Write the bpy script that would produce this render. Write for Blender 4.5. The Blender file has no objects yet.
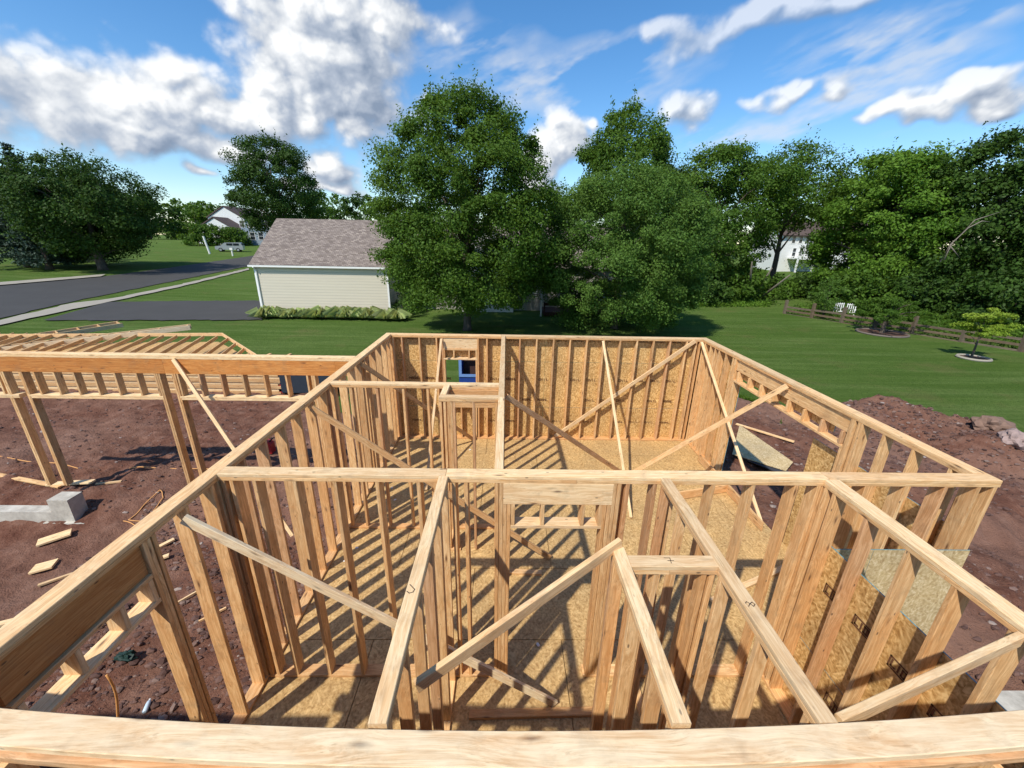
import bpy, math, random
import numpy as np
from mathutils import Vector, Matrix
R=math.radians
random.seed(7); rng=np.random.default_rng(7)
S=bpy.context.scene; COL=S.collection
# ------------------------------------------------------------------ camera (world: X right along the house, Y away, Z up)
FPX,PITCH,YAW,ROLL,CZ=403.52,R(19.47),R(1.104),R(1.12),4.912
cp,sp,cy,sy=math.cos(PITCH),math.sin(PITCH),math.cos(YAW),math.sin(YAW)
fw=Vector((sy*cp,cy*cp,-sp)); rt=Vector((cy,-sy,0)); up=rt.cross(fw)
r2=math.cos(ROLL)*rt+math.sin(ROLL)*up; u2=-math.sin(ROLL)*rt+math.cos(ROLL)*up
cam=bpy.data.cameras.new('camera'); camo=bpy.data.objects.new('camera',cam); COL.objects.link(camo)
camo.matrix_world=Matrix(((r2.x,u2.x,-fw.x,0),(r2.y,u2.y,-fw.y,0),(r2.z,u2.z,-fw.z,CZ),(0,0,0,1)))
cam.sensor_width=36; cam.lens=36*FPX/1024; cam.clip_start=0.05; cam.clip_end=12000
S.camera=camo
def ray(px,py): return (fw+r2*((px-512)/FPX)-u2*((py-384)/FPX))
def gz(x,y):                                   # height of the ground: flat round the house, rising gently with distance
    d=math.hypot(x,y); return -0.45+min(4.05,0.04*max(0.0,d-38))
def on(px,py):                                 # the ground point seen at a place in the photograph
    d=ray(px,py); t=1.0
    for _ in range(60000):
        p=Vector((0,0,CZ))+d*t
        if p.z<gz(p.x,p.y): break
        t*=1.004
    return Vector((p.x,p.y,gz(p.x,p.y)))
def at(px,py,X=None,Y=None,Z=None):
    d=ray(px,py); t=X/d.x if X is not None else Y/d.y if Y is not None else (Z-CZ)/d.z
    return Vector((0,0,CZ))+d*t
# ------------------------------------------------------------------ materials
class NT:
    def __init__(s,name):
        s.m=bpy.data.materials.new(name); s.m.use_nodes=True; s.t=s.m.node_tree; s.t.nodes.clear()
        s.out=s.n('ShaderNodeOutputMaterial'); s.b=s.n('ShaderNodeBsdfPrincipled'); s.l(s.b.outputs[0],s.out.inputs[0])
        s.b.inputs['Roughness'].default_value=.8; s.b.inputs['Specular IOR Level'].default_value=.25
    def n(s,t,**k):
        o=s.t.nodes.new(t)
        for a,v in k.items(): setattr(o,a,v)
        return o
    def l(s,a,b): s.t.links.new(a,b)
    def sock(s,v,i):
        if hasattr(v,'is_linked') or isinstance(v,bpy.types.NodeSocket): s.l(v,i)
        else: i.default_value=v
    def math(s,op,a,b=0.0,c=None,clamp=False):
        o=s.n('ShaderNodeMath',operation=op,use_clamp=clamp); s.sock(a,o.inputs[0]); s.sock(b,o.inputs[1])
        if c is not None: s.sock(c,o.inputs[2])
        return o.outputs[0]
    def coord(s,k='Object'): return s.n('ShaderNodeTexCoord').outputs[k]
    def map(s,v,scale=(1,1,1),loc=(0,0,0),rot=(0,0,0)):
        o=s.n('ShaderNodeMapping'); s.l(v,o.inputs[0])
        s.sock(loc,o.inputs[1]); s.sock(rot,o.inputs[2]); s.sock(scale,o.inputs[3]); return o.outputs[0]
    def noise(s,v,sc,det=4,rough=.55,dist=0.0,out=0):
        o=s.n('ShaderNodeTexNoise'); s.l(v,o.inputs['Vector']); o.inputs['Scale'].default_value=sc
        o.inputs['Detail'].default_value=det; o.inputs['Roughness'].default_value=rough; o.inputs['Distortion'].default_value=dist
        return o.outputs[out]
    def voro(s,v,sc,feature='F1',out='Distance',rnd=1.0):
        o=s.n('ShaderNodeTexVoronoi',feature=feature); s.l(v,o.inputs['Vector']); o.inputs['Scale'].default_value=sc
        o.inputs['Randomness'].default_value=rnd; return o.outputs[out]
    def ramp(s,f,stops,mode='LINEAR'):
        o=s.n('ShaderNodeValToRGB'); s.l(f,o.inputs[0]); e=o.color_ramp.elements; o.color_ramp.interpolation=mode
        while len(e)<len(stops): e.new(.5)
        for q,(p,c) in zip(e,stops): q.position=p; q.color=(*c,1) if len(c)==3 else c
        return o.outputs[0]
    def mix(s,f,a,b,mode='MIX'):
        o=s.n('ShaderNodeMix',data_type='RGBA',blend_type=mode); s.sock(f,o.inputs[0])
        for v,i in ((a,6),(b,7)):
            if isinstance(v,tuple): o.inputs[i].default_value=(*v,1) if len(v)==3 else v
            else: s.l(v,o.inputs[i])
        return o.outputs[2]
    def bump(s,h,st=.3,dist=.01):
        o=s.n('ShaderNodeBump'); s.l(h,o.inputs['Height']); o.inputs['Strength'].default_value=st; o.inputs['Distance'].default_value=dist
        s.l(o.outputs[0],s.b.inputs['Normal'])
    def col(s,c): s.sock(c if not isinstance(c,tuple) else (*c,1),s.b.inputs['Base Color'])
G=lambda v:(v,v,v)
def plain(name,c,rough=.6,metal=0,spec=.3,var=.15,sc=8):
    m=NT(name); f=m.noise(m.coord(),sc,3); m.col(m.mix(f,tuple(v*(1-var) for v in c),tuple(min(1,v*(1+var)) for v in c)))
    m.b.inputs['Roughness'].default_value=rough; m.b.inputs['Metallic'].default_value=metal; m.b.inputs['Specular IOR Level'].default_value=spec
    return m.m
def wood(name,light,dark,worn=0.0,red=.35):
    m=NT(name); oi=m.n('ShaderNodeObjectInfo'); rnd=oi.outputs['Random']
    off=m.n('ShaderNodeCombineXYZ'); 
    for i,k in enumerate((37.,91.,53.)): m.l(m.math('MULTIPLY',rnd,k),off.inputs[i])
    v=m.n('ShaderNodeVectorMath',operation='ADD'); m.l(m.coord(),v.inputs[0]); m.l(off.outputs[0],v.inputs[1]); v=v.outputs[0]
    kn=m.voro(m.map(v,(2.1,9,9)),1.0)                                  # knots
    knot=m.ramp(kn,[(0.04,G(1)),(.10,G(.35)),(.17,G(0))])
    bend=m.noise(m.map(v,(1.2,4,4)),1,2,.5)
    gv=m.n('ShaderNodeVectorMath',operation='ADD'); m.l(m.map(v,(1.1,26,26)),gv.inputs[0])
    cb=m.n('ShaderNodeCombineXYZ'); bb=m.math('MULTIPLY',bend,5.0); m.l(bb,cb.inputs[1]); m.l(bb,cb.inputs[2]); m.l(cb.outputs[0],gv.inputs[1])
    grain=m.noise(gv.outputs[0],2.2,6,.66)
    gr=m.ramp(grain,[(.38,G(0)),(.5,G(.5)),(.60,G(1))])
    fine=m.ramp(m.noise(m.map(gv.outputs[0],(1.0,3.2,3.2)),1.6,3,.6),[(.30,G(1)),(.44,G(0))]); c=m.mix(gr,dark,light); c=m.mix(m.math('MULTIPLY',fine,.55),c,(dark[0]*.55,dark[1]*.5,dark[2]*.45))
    tone=m.ramp(rnd,[(0,(.78,.72,.66)),(.3,(1.0,.96,.90)),(.55,(1.10,1.07,1.0)),(.8,(1.03,.90,.76)),(1,(.86,.74,.62))])
    c=m.mix(1.0,c,tone,'MULTIPLY')
    blot=m.ramp(m.noise(m.map(v,(1.5,5,5)),1.6,4,.6),[(.42,G(0)),(.7,G(1))])
    c=m.mix(m.math('MULTIPLY',blot,red),c,(dark[0]*1.0,dark[1]*.78,dark[2]*.6))
    dirt=m.ramp(m.noise(v,5.5,5,.68),[(.52,G(0)),(.68,G(1))])
    c=m.mix(m.math('MULTIPLY',dirt,.28),c,(.22,.14,.08))
    nail=m.ramp(m.voro(m.map(v,(4.2,11,11)),1.0),[(.055,G(1)),(.09,G(0))])
    c=m.mix(m.math('MULTIPLY',nail,.75),c,(.06,.04,.03))
    c=m.mix(m.math('MULTIPLY',knot,.9),c,(.12,.05,.022))
    if worn:
        w=m.ramp(m.noise(m.map(v,(2.5,9,9)),1.5,5,.6),[(.35,G(0)),(.62,G(1))])
        c=m.mix(m.math('MULTIPLY',w,worn),c,(.84,.71,.48))
    m.col(c); m.b.inputs['Roughness'].default_value=.72
    m.bump(m.math('ADD',grain,m.math('MULTIPLY',kn,.3)),.25,.004)
    return m.m
W=wood('pine_lumber',(.80,.55,.295),(.58,.34,.15))
WT=wood('pale_pine_lumber',(.87,.665,.40),(.69,.45,.225),worn=.15,red=.25)
WF=wood('weathered_pine_lumber',(.88,.75,.53),(.66,.48,.29),worn=.45,red=.35)
WR=wood('reddish_fir_lumber',(.66,.42,.24),(.48,.27,.13))
WG=wood('grey_rail_wood',(.19,.155,.12),(.10,.08,.06),worn=.0,red=.1)
def osb(name,light,mid,dark,edge=None):
    m=NT(name); v=m.coord(); cells=m.voro(v,8,out='Color'); sx=m.n('ShaderNodeSeparateColor'); m.l(cells,sx.inputs[0])
    acc=None
    for k,(axis,scl) in enumerate((('X',1),('Y',1),('Z',1))):
        r=m.n('ShaderNodeVectorRotate',rotation_type='EULER_XYZ'); m.l(v,r.inputs['Vector'])
        e=m.n('ShaderNodeCombineXYZ')
        for i in range(3): m.l(m.math('MULTIPLY',sx.outputs[(i+k)%3],2.6),e.inputs[i])
        m.l(e.outputs[0],r.inputs['Rotation'])
        f=m.noise(m.map(r.outputs[0],(6.5,32,32),(k*7,k*3,0)),1.0,2,.5)
        acc=f if acc is None else m.math('MAXIMUM',acc,f) if k==1 else m.math('ADD',m.math('MULTIPLY',acc,.6),m.math('MULTIPLY',f,.4))
    tone=m.ramp(acc,[(.38,dark),(.52,mid),(.66,light)])
    tone=m.mix(m.math('MULTIPLY',sx.outputs[1],.35),tone,m.mix(.5,tone,dark))
    big=m.ramp(m.noise(v,1.3,3),[(.35,(.86,.86,.86)),(.65,(1.08,1.06,1.0))])
    m.col(m.mix(1.0,tone,big,'MULTIPLY')); m.b.inputs['Roughness'].default_value=.6; m.bump(acc,.25,.003); return m.m
OSBW=osb('osb_sheathing',(.88,.62,.29),(.58,.355,.135),(.30,.155,.045))
OSBF=osb('osb_subfloor',(.70,.48,.225),(.51,.33,.14),(.31,.18,.07))
OSBL=osb('pale_osb',(.74,.60,.38),(.56,.42,.22),(.36,.24,.11))
LVL=wood('orange_header_board',(.72,.33,.10),(.50,.19,.045))
LVLD=wood('brown_header_board',(.52,.27,.10),(.38,.16,.05))
TEAL=plain('teal_panel_edge',(.10,.24,.27),.7)
INK=plain('dark_ink',(.15,.065,.03),.9); PEN=plain('marker_ink',(.05,.035,.03),.8)
REDINK=plain('red_crayon',(.75,.12,.05),.9)
CONC=NT('concrete'); _v=CONC.coord(); CONC.col(CONC.ramp(CONC.noise(_v,4,6,.7),[(.3,(.30,.27,.22)),(.5,(.46,.42,.35)),(.7,(.60,.56,.47))])); CONC.bump(CONC.noise(_v,40,4),.2,.005); CONC=CONC.m
def soilmat():
    m=NT('red_brown_soil'); v=m.coord(); a=m.noise(v,.35,4); b=m.noise(v,3.0,7,.68); c3=m.noise(v,22,5,.7)
    c=m.ramp(b,[(.28,(.095,.036,.023)),(.5,(.175,.080,.052)),(.72,(.275,.150,.105))])
    c=m.mix(m.math('MULTIPLY',m.ramp(a,[(.4,G(0)),(.65,G(1))]),.6),c,(.28,.165,.118))
    g=m.ramp(m.voro(v,16),[(.06,G(1)),(.13,G(0))]); rs=m.ramp(m.noise(v,1.1,3),[(.45,G(0)),(.62,G(1))])
    c=m.mix(m.math('MULTIPLY',m.math('MULTIPLY',g,rs),.35),c,(.30,.23,.20))
    m.col(c); m.b.inputs['Roughness'].default_value=1; m.b.inputs['Specular IOR Level'].default_value=.08; m.bump(m.math('ADD',m.math('MULTIPLY',b,.6),m.math('MULTIPLY',c3,.4)),1.0,.12); return m.m
SOIL=soilmat()
def lawnmat():
    m=NT('mown_grass'); v=m.coord()
    a=m.noise(v,.12,4,.6); st=m.noise(m.map(v,(.10,1.25,1),rot=(0,0,R(8))),1.0,4,.6); f=m.noise(v,9,5,.7); ff=m.noise(v,60,3,.7)
    c=m.ramp(a,[(.3,(.082,.140,.026)),(.7,(.125,.185,.042))])
    c=m.mix(m.ramp(st,[(.42,G(0)),(.64,G(.5))]),c,(.20,.26,.085))
    st2=m.noise(m.map(v,(.22,3.2,1),rot=(0,0,R(8))),1.0,4,.65); c=m.mix(m.ramp(st2,[(.45,G(.45)),(.58,G(0))]),c,(.055,.105,.016))
    c=m.mix(m.ramp(f,[(.3,G(.55)),(.62,G(0))]),c,(.028,.065,.008))
    c=m.mix(m.ramp(ff,[(.45,G(0)),(.8,G(.6))]),c,(.12,.21,.035))
    dry=m.ramp(m.noise(v,.35,7,.72),[(.54,G(0)),(.70,G(.55))]); c=m.mix(dry,c,(.16,.15,.055))
    m.col(c); m.b.inputs['Roughness'].default_value=1; m.b.inputs['Specular IOR Level'].default_value=.05; m.bump(m.math('ADD',f,ff),.8,.07); return m.m
LAWN=lawnmat()
def asphalt(name,c):
    m=NT(name); v=m.coord(); f=m.noise(v,.6,5,.6); g=m.noise(v,45,3)
    m.col(m.mix(m.math('ADD',m.math('MULTIPLY',f,.6),m.math('MULTIPLY',g,.4)),tuple(x*.7 for x in c),tuple(x*1.35 for x in c))); m.b.inputs['Roughness'].default_value=.9
    m.bump(g,.2,.01); return m.m
ASPH=asphalt('asphalt',(.060,.057,.053)); WALK=asphalt('pavement_concrete',(.33,.295,.235))
def shingle():
    m=NT('brown_shingles'); v=m.coord(); b=m.n('ShaderNodeTexBrick'); m.l(v,b.inputs['Vector']); b.offset=.5
    for k,x in (('Scale',1),('Mortar Size',.012),('Brick Width',.28),('Row Height',.14),('Bias',0)): b.inputs[k].default_value=x
    b.inputs['Color1'].default_value=(.17,.135,.11,1); b.inputs['Color2'].default_value=(.38,.315,.26,1); b.inputs['Mortar'].default_value=(.08,.06,.05,1)
    c=m.mix(m.ramp(m.noise(v,5,4,.7),[(.35,G(0)),(.65,G(.6))]),b.outputs[0],(.15,.12,.11)); m.col(c); m.b.inputs['Roughness'].default_value=.95; return m.m
SHIN=shingle(); SHIND=plain('dark_roof',(.085,.06,.055),.9,sc=3)
def siding(name,c,pitch=.16):
    m=NT(name); v=m.coord(); s=m.n('ShaderNodeSeparateXYZ'); m.l(v,s.inputs[0]); w=m.math('FRACT',m.math('DIVIDE',s.outputs[2],pitch))
    n=m.noise(m.map(v,(.4,.4,6)),1.2,4); cc=m.mix(n,tuple(x*.88 for x in c),c)
    line=m.ramp(w,[(0,G(1)),(.10,G(.5)),(.2,G(0)),(1,G(0))]); m.col(m.mix(m.math('MULTIPLY',line,.6),cc,tuple(x*.4 for x in c)))
    m.bump(w,.5,.03); m.b.inputs['Roughness'].default_value=.55; return m.m
SID=siding('cream_siding',(.74,.66,.52),.2); SIDW=siding('white_siding',(.84,.83,.79),.2); SIDB=siding('grey_blue_siding',(.30,.36,.42),.2); SIDN=siding('grey_siding',(.40,.38,.33))
WHITE=plain('white_paint',(.78,.77,.73),.5,var=.06); GLASS=plain('window_glass',(.03,.035,.04),.08,spec=.6)
BARK=NT('bark'); _v=BARK.coord(); BARK.col(BARK.ramp(BARK.noise(BARK.map(_v,(8,8,1.5)),1.5,5,.7),[(.3,(.05,.036,.026)),(.7,(.15,.12,.095))])); BARK.bump(BARK.noise(BARK.map(_v,(14,14,3)),1.5,5),.8,.03); BARK=BARK.m
BARKP=plain('pale_dead_wood',(.20,.17,.135),.9)
def leafmat(name,c,c2,trans=.35):
    m=NT(name); g=m.n('ShaderNodeNewGeometry'); rnd=g.outputs['Random Per Island']; v=m.coord()
    big=m.ramp(m.noise(v,.35,3),[(.35,G(0)),(.65,G(1))])
    a=m.mix(rnd,tuple(x*.65 for x in c),tuple(x*1.25 for x in c)); b=m.mix(rnd,tuple(x*.7 for x in c2),tuple(x*1.3 for x in c2)); k=m.mix(big,a,b)
    m.col(k); m.b.inputs['Roughness'].default_value=.6; m.b.inputs['Specular IOR Level'].default_value=.18
    t=m.n('ShaderNodeBsdfTranslucent'); m.l(m.mix(.45,k,(c2[0]*2.2,c2[1]*1.9,c2[2])),t.inputs[0]); x=m.n('ShaderNodeMixShader'); x.inputs[0].default_value=trans
    m.l(m.b.outputs[0],x.inputs[1]); m.l(t.outputs[0],x.inputs[2]); m.l(x.outputs[0],m.out.inputs[0]); return m.m
LF=leafmat('leaf_green',(.060,.125,.014),(.095,.17,.020))
LFG=leafmat('leaf_grey_green',(.074,.150,.024),(.108,.190,.032))
LFB=leafmat('leaf_bright',(.085,.18,.018),(.13,.23,.026))
LFD=leafmat('leaf_dark',(.034,.074,.010),(.050,.10,.014),.25)
LFS=leafmat('needles_blue_green',(.035,.062,.040),(.05,.08,.055),.1)
LFY=leafmat('leaf_yellow_green',(.20,.30,.030),(.30,.38,.05))
LFH=leafmat('hosta_leaf',(.24,.34,.10),(.62,.64,.34),.2)
# ------------------------------------------------------------------ objects
def tag(o,label=None,cat=None,group=None,kind=None):
    if label:o['label']=label
    if cat:o['category']=cat
    if group:o['group']=group
    if kind:o['kind']=kind
    return o
def mesh_obj(name,verts,faces,mat,parent=None,smooth=False,M=None):
    me=bpy.data.meshes.new(name); me.from_pydata([tuple(v) for v in verts],[],faces); me.update()
    mats=mat if isinstance(mat,list) else [mat]
    for q in mats: me.materials.append(q)
    if smooth: me.polygons.foreach_set('use_smooth',[True]*len(me.polygons))
    o=bpy.data.objects.new(name,me); COL.objects.link(o)
    if parent is not None: o.parent=parent
    if M is not None: o.matrix_local=M if parent is None else Matrix.Translation(-Vector(parent.location))@M
    elif parent is not None: o.location=-Vector(parent.location)
    return o
def thing(name,label,cat,loc=(0,0,0),group=None):
    o=bpy.data.objects.new(name,None); COL.objects.link(o); o.location=loc; o.empty_display_size=.2; return tag(o,label,cat,group)
def copy_tree(o,loc=None,rz=None,label=None,group=None,sc=None):
    c=o.copy(); COL.objects.link(c)
    if loc is not None: c.location=loc
    if rz is not None: c.rotation_euler=(0,0,rz)
    if sc: c.scale=(sc,)*3
    if label:c['label']=label
    for ch in list(o.children):
        d=ch.copy(); COL.objects.link(d); d.parent=c
        for g in list(ch.children):
            e=g.copy(); COL.objects.link(e); e.parent=d
    return c
class MB:
    def __init__(s): s.v=[];s.f=[];s.mi=[]
    def add(s,v,f,mi=0):
        b=len(s.v); s.v+= [tuple(q) for q in v]; s.f+=[tuple(b+i for i in q) for q in f]; s.mi+=[mi]*len(f)
    def box(s,a,b,mi=0):
        x0,y0,z0=[min(a[i],b[i]) for i in range(3)];x1,y1,z1=[max(a[i],b[i]) for i in range(3)]
        s.add([(x0,y0,z0),(x1,y0,z0),(x1,y1,z0),(x0,y1,z0),(x0,y0,z1),(x1,y0,z1),(x1,y1,z1),(x0,y1,z1)],[(0,3,2,1),(4,5,6,7),(0,1,5,4),(1,2,6,5),(2,3,7,6),(3,0,4,7)],mi)
    def tube(s,pts,rad,n=8,mi=0,cap=True):
        pts=[Vector(p) for p in pts]; rad=rad if isinstance(rad,(list,tuple)) else [rad]*len(pts); V=[];F=[]
        for i,p in enumerate(pts):
            t=(pts[min(i+1,len(pts)-1)]-pts[max(i-1,0)]).normalized(); a=t.cross(Vector((0,0,1)) if abs(t.z)<.9 else Vector((1,0,0))).normalized(); b=t.cross(a)
            for k in range(n):
                q=2*math.pi*k/n; V.append(p+a*math.cos(q)*rad[i]+b*math.sin(q)*rad[i])
        for i in range(len(pts)-1):
            for k in range(n): F.append((i*n+k,i*n+(k+1)%n,(i+1)*n+(k+1)%n,(i+1)*n+k))
        if cap: F.append(tuple(range(n))[::-1]); F.append(tuple((len(pts)-1)*n+k for k in range(n)))
        s.add(V,F,mi)
    def prism(s,prof,a,b,axis='x',mi=0):      # profile of (u,v) pairs swept between a and b
        f={'x':lambda u,v,w:(w,u,v),'y':lambda u,v,w:(u,w,v),'z':lambda u,v,w:(u,v,w)}[axis]; n=len(prof)
        s.add([f(u,v,a) for u,v in prof]+[f(u,v,b) for u,v in prof],[tuple(range(n))[::-1],tuple(range(n,2*n))]+[(i,(i+1)%n,n+(i+1)%n,n+i) for i in range(n)],mi)
    def build(s,name,mat,parent=None,smooth=False,M=None):
        o=mesh_obj(name,s.v,s.f,mat,parent,smooth,M)
        if isinstance(mat,list): o.data.polygons.foreach_set('material_index',s.mi)
        return o
def lumber(L,w,t,c=.0035,bow=0,nseg=1):           # a board along local X, its edges eased
    V=[];F=[]; hw,ht=w/2,t/2
    ring=[(hw-c,-ht),(hw,-ht+c),(hw,ht-c),(hw-c,ht),(-hw+c,ht),(-hw,ht-c),(-hw,-ht+c),(-hw+c,-ht)]
    for i in range(nseg+1):
        x=-L/2+L*i/nseg; o=bow*(1-(2*i/nseg-1)**2) if bow else 0
        V+=[(x,y+o,z) for y,z in ring]
    for i in range(nseg):
        for k in range(8): F.append((i*8+k,i*8+(k+1)%8,i*8+8+(k+1)%8,i*8+8+k))
    F.append(tuple(range(8))[::-1]); F.append(tuple(nseg*8+k for k in range(8)))
    return V,F
def board(name,a,b,w,t,parent=None,mat=None,wide=None,bow=0,nseg=1):
    """lumber from a to b (centre line); w across in direction 'wide', t the thickness"""
    a=Vector(a);b=Vector(b);x=(b-a).normalized(); wd=Vector(wide) if wide is not None else Vector((0,0,1))
    if abs(x.dot(wd))>.98: wd=Vector((0,1,0))
    z=x.cross(wd).normalized(); y=z.cross(x).normalized(); V,F=lumber((b-a).length,w,t,bow=bow,nseg=nseg); c=(a+b)/2
    M=Matrix(((x.x,y.x,z.x,c.x),(x.y,y.y,z.y,c.y),(x.z,y.z,z.z,c.z),(0,0,0,1)))
    return mesh_obj(name,V,F,mat or W,parent,M=M)
T=.038; TOP=2.77; ZB=.038; ZT=TOP-2*T
def wall_thing(label,loc,group='framed lumber walls of the house'): return thing('framed_wall',label,'stud wall',loc,group)
def plates(p,ax,a,b,lo,hi,split=(),mt=None,gaps=()):
    """bottom plate, lower and upper top plate between a and b along axis ax; lo..hi is the wall's thickness"""
    c=(lo+hi)/2; w=hi-lo; P=(lambda u,z:(u,c,z)) if ax=='x' else (lambda u,z:(c,u,z)); wd=(0,1,0) if ax=='x' else (1,0,0)
    cuts=[a]+list(split)+[b]
    for i in range(len(cuts)-1): board('top_plate',P(cuts[i]+.002*(i>0),TOP-T/2),P(cuts[i+1]-.002,TOP-T/2),w,T,p,mt or WT,wd)
    mid=(a*.55+b*.45)
    for u,v in ((a,mid-.002),(mid,b)): board('tie_plate',P(u,TOP-1.5*T-.0005),P(v,TOP-1.5*T-.0005),w-.002,T-.001,p,W,wd)
    segs=[];s=a
    for g0,g1 in gaps: segs.append((s,g0)); s=g1
    segs.append((s,b))
    for u,v in segs:
        if v-u>.05: board('bottom_plate',P(u,T/2+.001),P(v,T/2+.001),w,T,p,W,wd)
def stud(p,ax,u,lo,hi,z0=ZB,z1=ZT,name='stud',mat=None):
    c=(lo+hi)/2+random.uniform(-.002,.002); w=hi-lo-.004; q=(u,c) if ax=='x' else (c,u); u2_=random.uniform(-.004,.004)
    t=(q[0]+(u2_ if ax=='x' else 0),q[1]+(0 if ax=='x' else u2_))
    return board(name,(q[0],q[1],z0+.001),(t[0],t[1],z1-.001),w,T,p,mat or (WR if random.random()<.10 else W),(0,1,0) if ax=='x' else (1,0,0))
def hboard(name,p,ax,a,b,lo,hi,z0,z1,mat=None):   # a horizontal member of a wall given by its box
    c=(lo+hi)/2
    A,B=((a,c,(z0+z1)/2),(b,c,(z0+z1)/2)) if ax=='x' else ((c,a,(z0+z1)/2),(c,b,(z0+z1)/2))
    w,t=hi-lo,z1-z0
    return board(name,A,B,t,w,p,mat or W,(0,0,1)) if t>w else board(name,A,B,w,t,p,mat or W,(0,1,0) if ax=='x' else (1,0,0))
def panel(p,ax,u0,u1,z0,z1,f0,f1,mat=OSBW,edge=True,name='sheathing_panel'):
    """one sheathing panel, thickness f0..f1 along the wall's normal, with coloured edge faces"""
    m=MB(); A,B=((u0,f0,z0),(u1,f1,z1)) if ax=='x' else ((f0,u0,z0),(f1,u1,z1)); m.box(A,B)
    c=((A[0]+B[0])/2,(A[1]+B[1])/2,(A[2]+B[2])/2); m.v=[(v[0]-c[0],v[1]-c[1],v[2]-c[2]) for v in m.v]
    o=m.build(name,[mat,TEAL],p,M=Matrix.Translation(c))
    mi=[1,1,0,1,0,1] if ax=='x' else [1,1,1,0,1,0]
    o.data.polygons.foreach_set('material_index',mi); return o
rows=lambda a,b,s=.4064:[a+i*s for i in range(int((b-a)/s+1e-6)+1)]
XL0,XL1,XR0,XR1,YB0,YB1,YM0,YM1=-2.876,-2.736,4.795,4.935,9.525,9.665,3.375,3.515
YF=1.26
# --- left long wall
p=wall_thing('long open stud wall along the left side of the house, brown header at its near end',(XL0,5.4,0))
plates(p,'y',YF-.15,YB1,XL0,XL1,split=(3.45,7.3),mt=WT)
ys=[2.98+.4064*i for i in range(17)]
for y in ys:
    if y<9.3: stud(p,'y',y,XL0,XL1)
for y in (3.30,3.42,5.95,6.15,9.35,9.58,2.62,2.578,2.536,1.44,1.40,7.40,7.62): stud(p,'y',y,XL0,XL1)
hboard('header',p,'y',1.56,2.515,XL0+.02,XL1-.025,2.41,ZT-.001,LVLD); hboard('header_plate',p,'y',1.56,2.515,XL0,XL1,2.37,2.408)
for y in (1.60,1.92,2.24,2.49): stud(p,'y',y,XL0,XL1,2.17,2.37,'cripple_stud',WT)
hboard('header_plate',p,'y',1.50,2.515,XL0,XL1,2.13,2.168,WT)
for y in (1.52,1.48): stud(p,'y',y,XL0,XL1,ZB,2.40,'jack_stud')
# --- back wall with sheathing
p=wall_thing('back wall backed with osb panels, small window opening near its left end',(1,YB0,0))
plates(p,'x',XL1,XR0,YB0,YB1,split=(-.1,3.3),mt=WT)
for x in [-2.70,-2.49,-2.07,-1.66,-1.52,-.66,-.44,-.06,-.02]+rows(.36,4.5)+[4.66,4.75]: stud(p,'x',x,YB0,YB1)
hboard('header',p,'x',-1.50,-.68,YB0+.02,YB1-.03,2.43,ZT-.001,WT); hboard('header_plate',p,'x',-1.50,-.68,YB0,YB1,2.39,2.428)
for x in (-1.48,-1.25,-.88,-.70): stud(p,'x',x,YB0,YB1,2.19,2.39,'cripple_stud')
hboard('header_plate',p,'x',-1.50,-.68,YB0,YB1,2.15,2.188,WT); hboard('sill_plate',p,'x',-1.50,-.68,YB0,YB1,.90,.938,WT); 
for x in (-1.46,-1.1,-.72): stud(p,'x',x,YB0,YB1,ZB,.90,'cripple_stud')
for x in (-1.482,-.70): stud(p,'x',x,YB0,YB1,.94,2.15,'jack_stud')
F0,F1=YB1+.002,YB1+.013
for x0,x1 in ((XL0,-1.50),(-.68,1.0),(1.0,3.3),(3.3,XR1)):
    for z0,z1 in ((-.3,.87),(.87,2.09),(2.09,2.76)): panel(p,'x',x0+.002,x1-.002,z0+.003,z1-.003,F0,F1)
panel(p,'x',-1.498,-.682,-.297,.90,F0,F1); panel(p,'x',-1.498,-.682,2.19,2.757,F0,F1)
# --- right wall with wide opening
p=wall_thing('right side wall with a wide opening under a long header, soil seen through it',(XR0,6.6,0))
plates(p,'y',YM1,YB1,XR0,XR1,split=(6.1,),mt=WT,gaps=((5.06,7.94),))
for y in [3.72,3.56,4.14,4.53,4.86,4.90,4.98,5.02,8.00,8.04,8.12,8.42,8.72,8.9,9.12,9.40,9.5]: stud(p,'y',y,XR0,XR1)
for y in (5.062,7.955): stud(p,'y',y,XR0,XR1,ZB,2.22,'jack_stud')
hboard('header',p,'y',5.045,7.975,XR0+.035,XR1-.04,2.46,ZT-.001,W); hboard('header_plate',p,'y',5.045,7.975,XR0,XR1,2.222,2.26)
for i in range(8): stud(p,'y',5.12+i*.39,XR0,XR1,2.262,2.458,'cripple_stud')
F0,F1=XR1+.002,XR1+.013
panel(p,'y',3.52,5.72,-.30,2.05,F0,F1); panel(p,'y',7.9,9.66,-.30,2.08,F0,F1); panel(p,'y',7.9,9.66,2.086,2.76,F0,F1); panel(p,'y',5.40,7.894,2.30,2.76,F0,F1)
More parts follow.
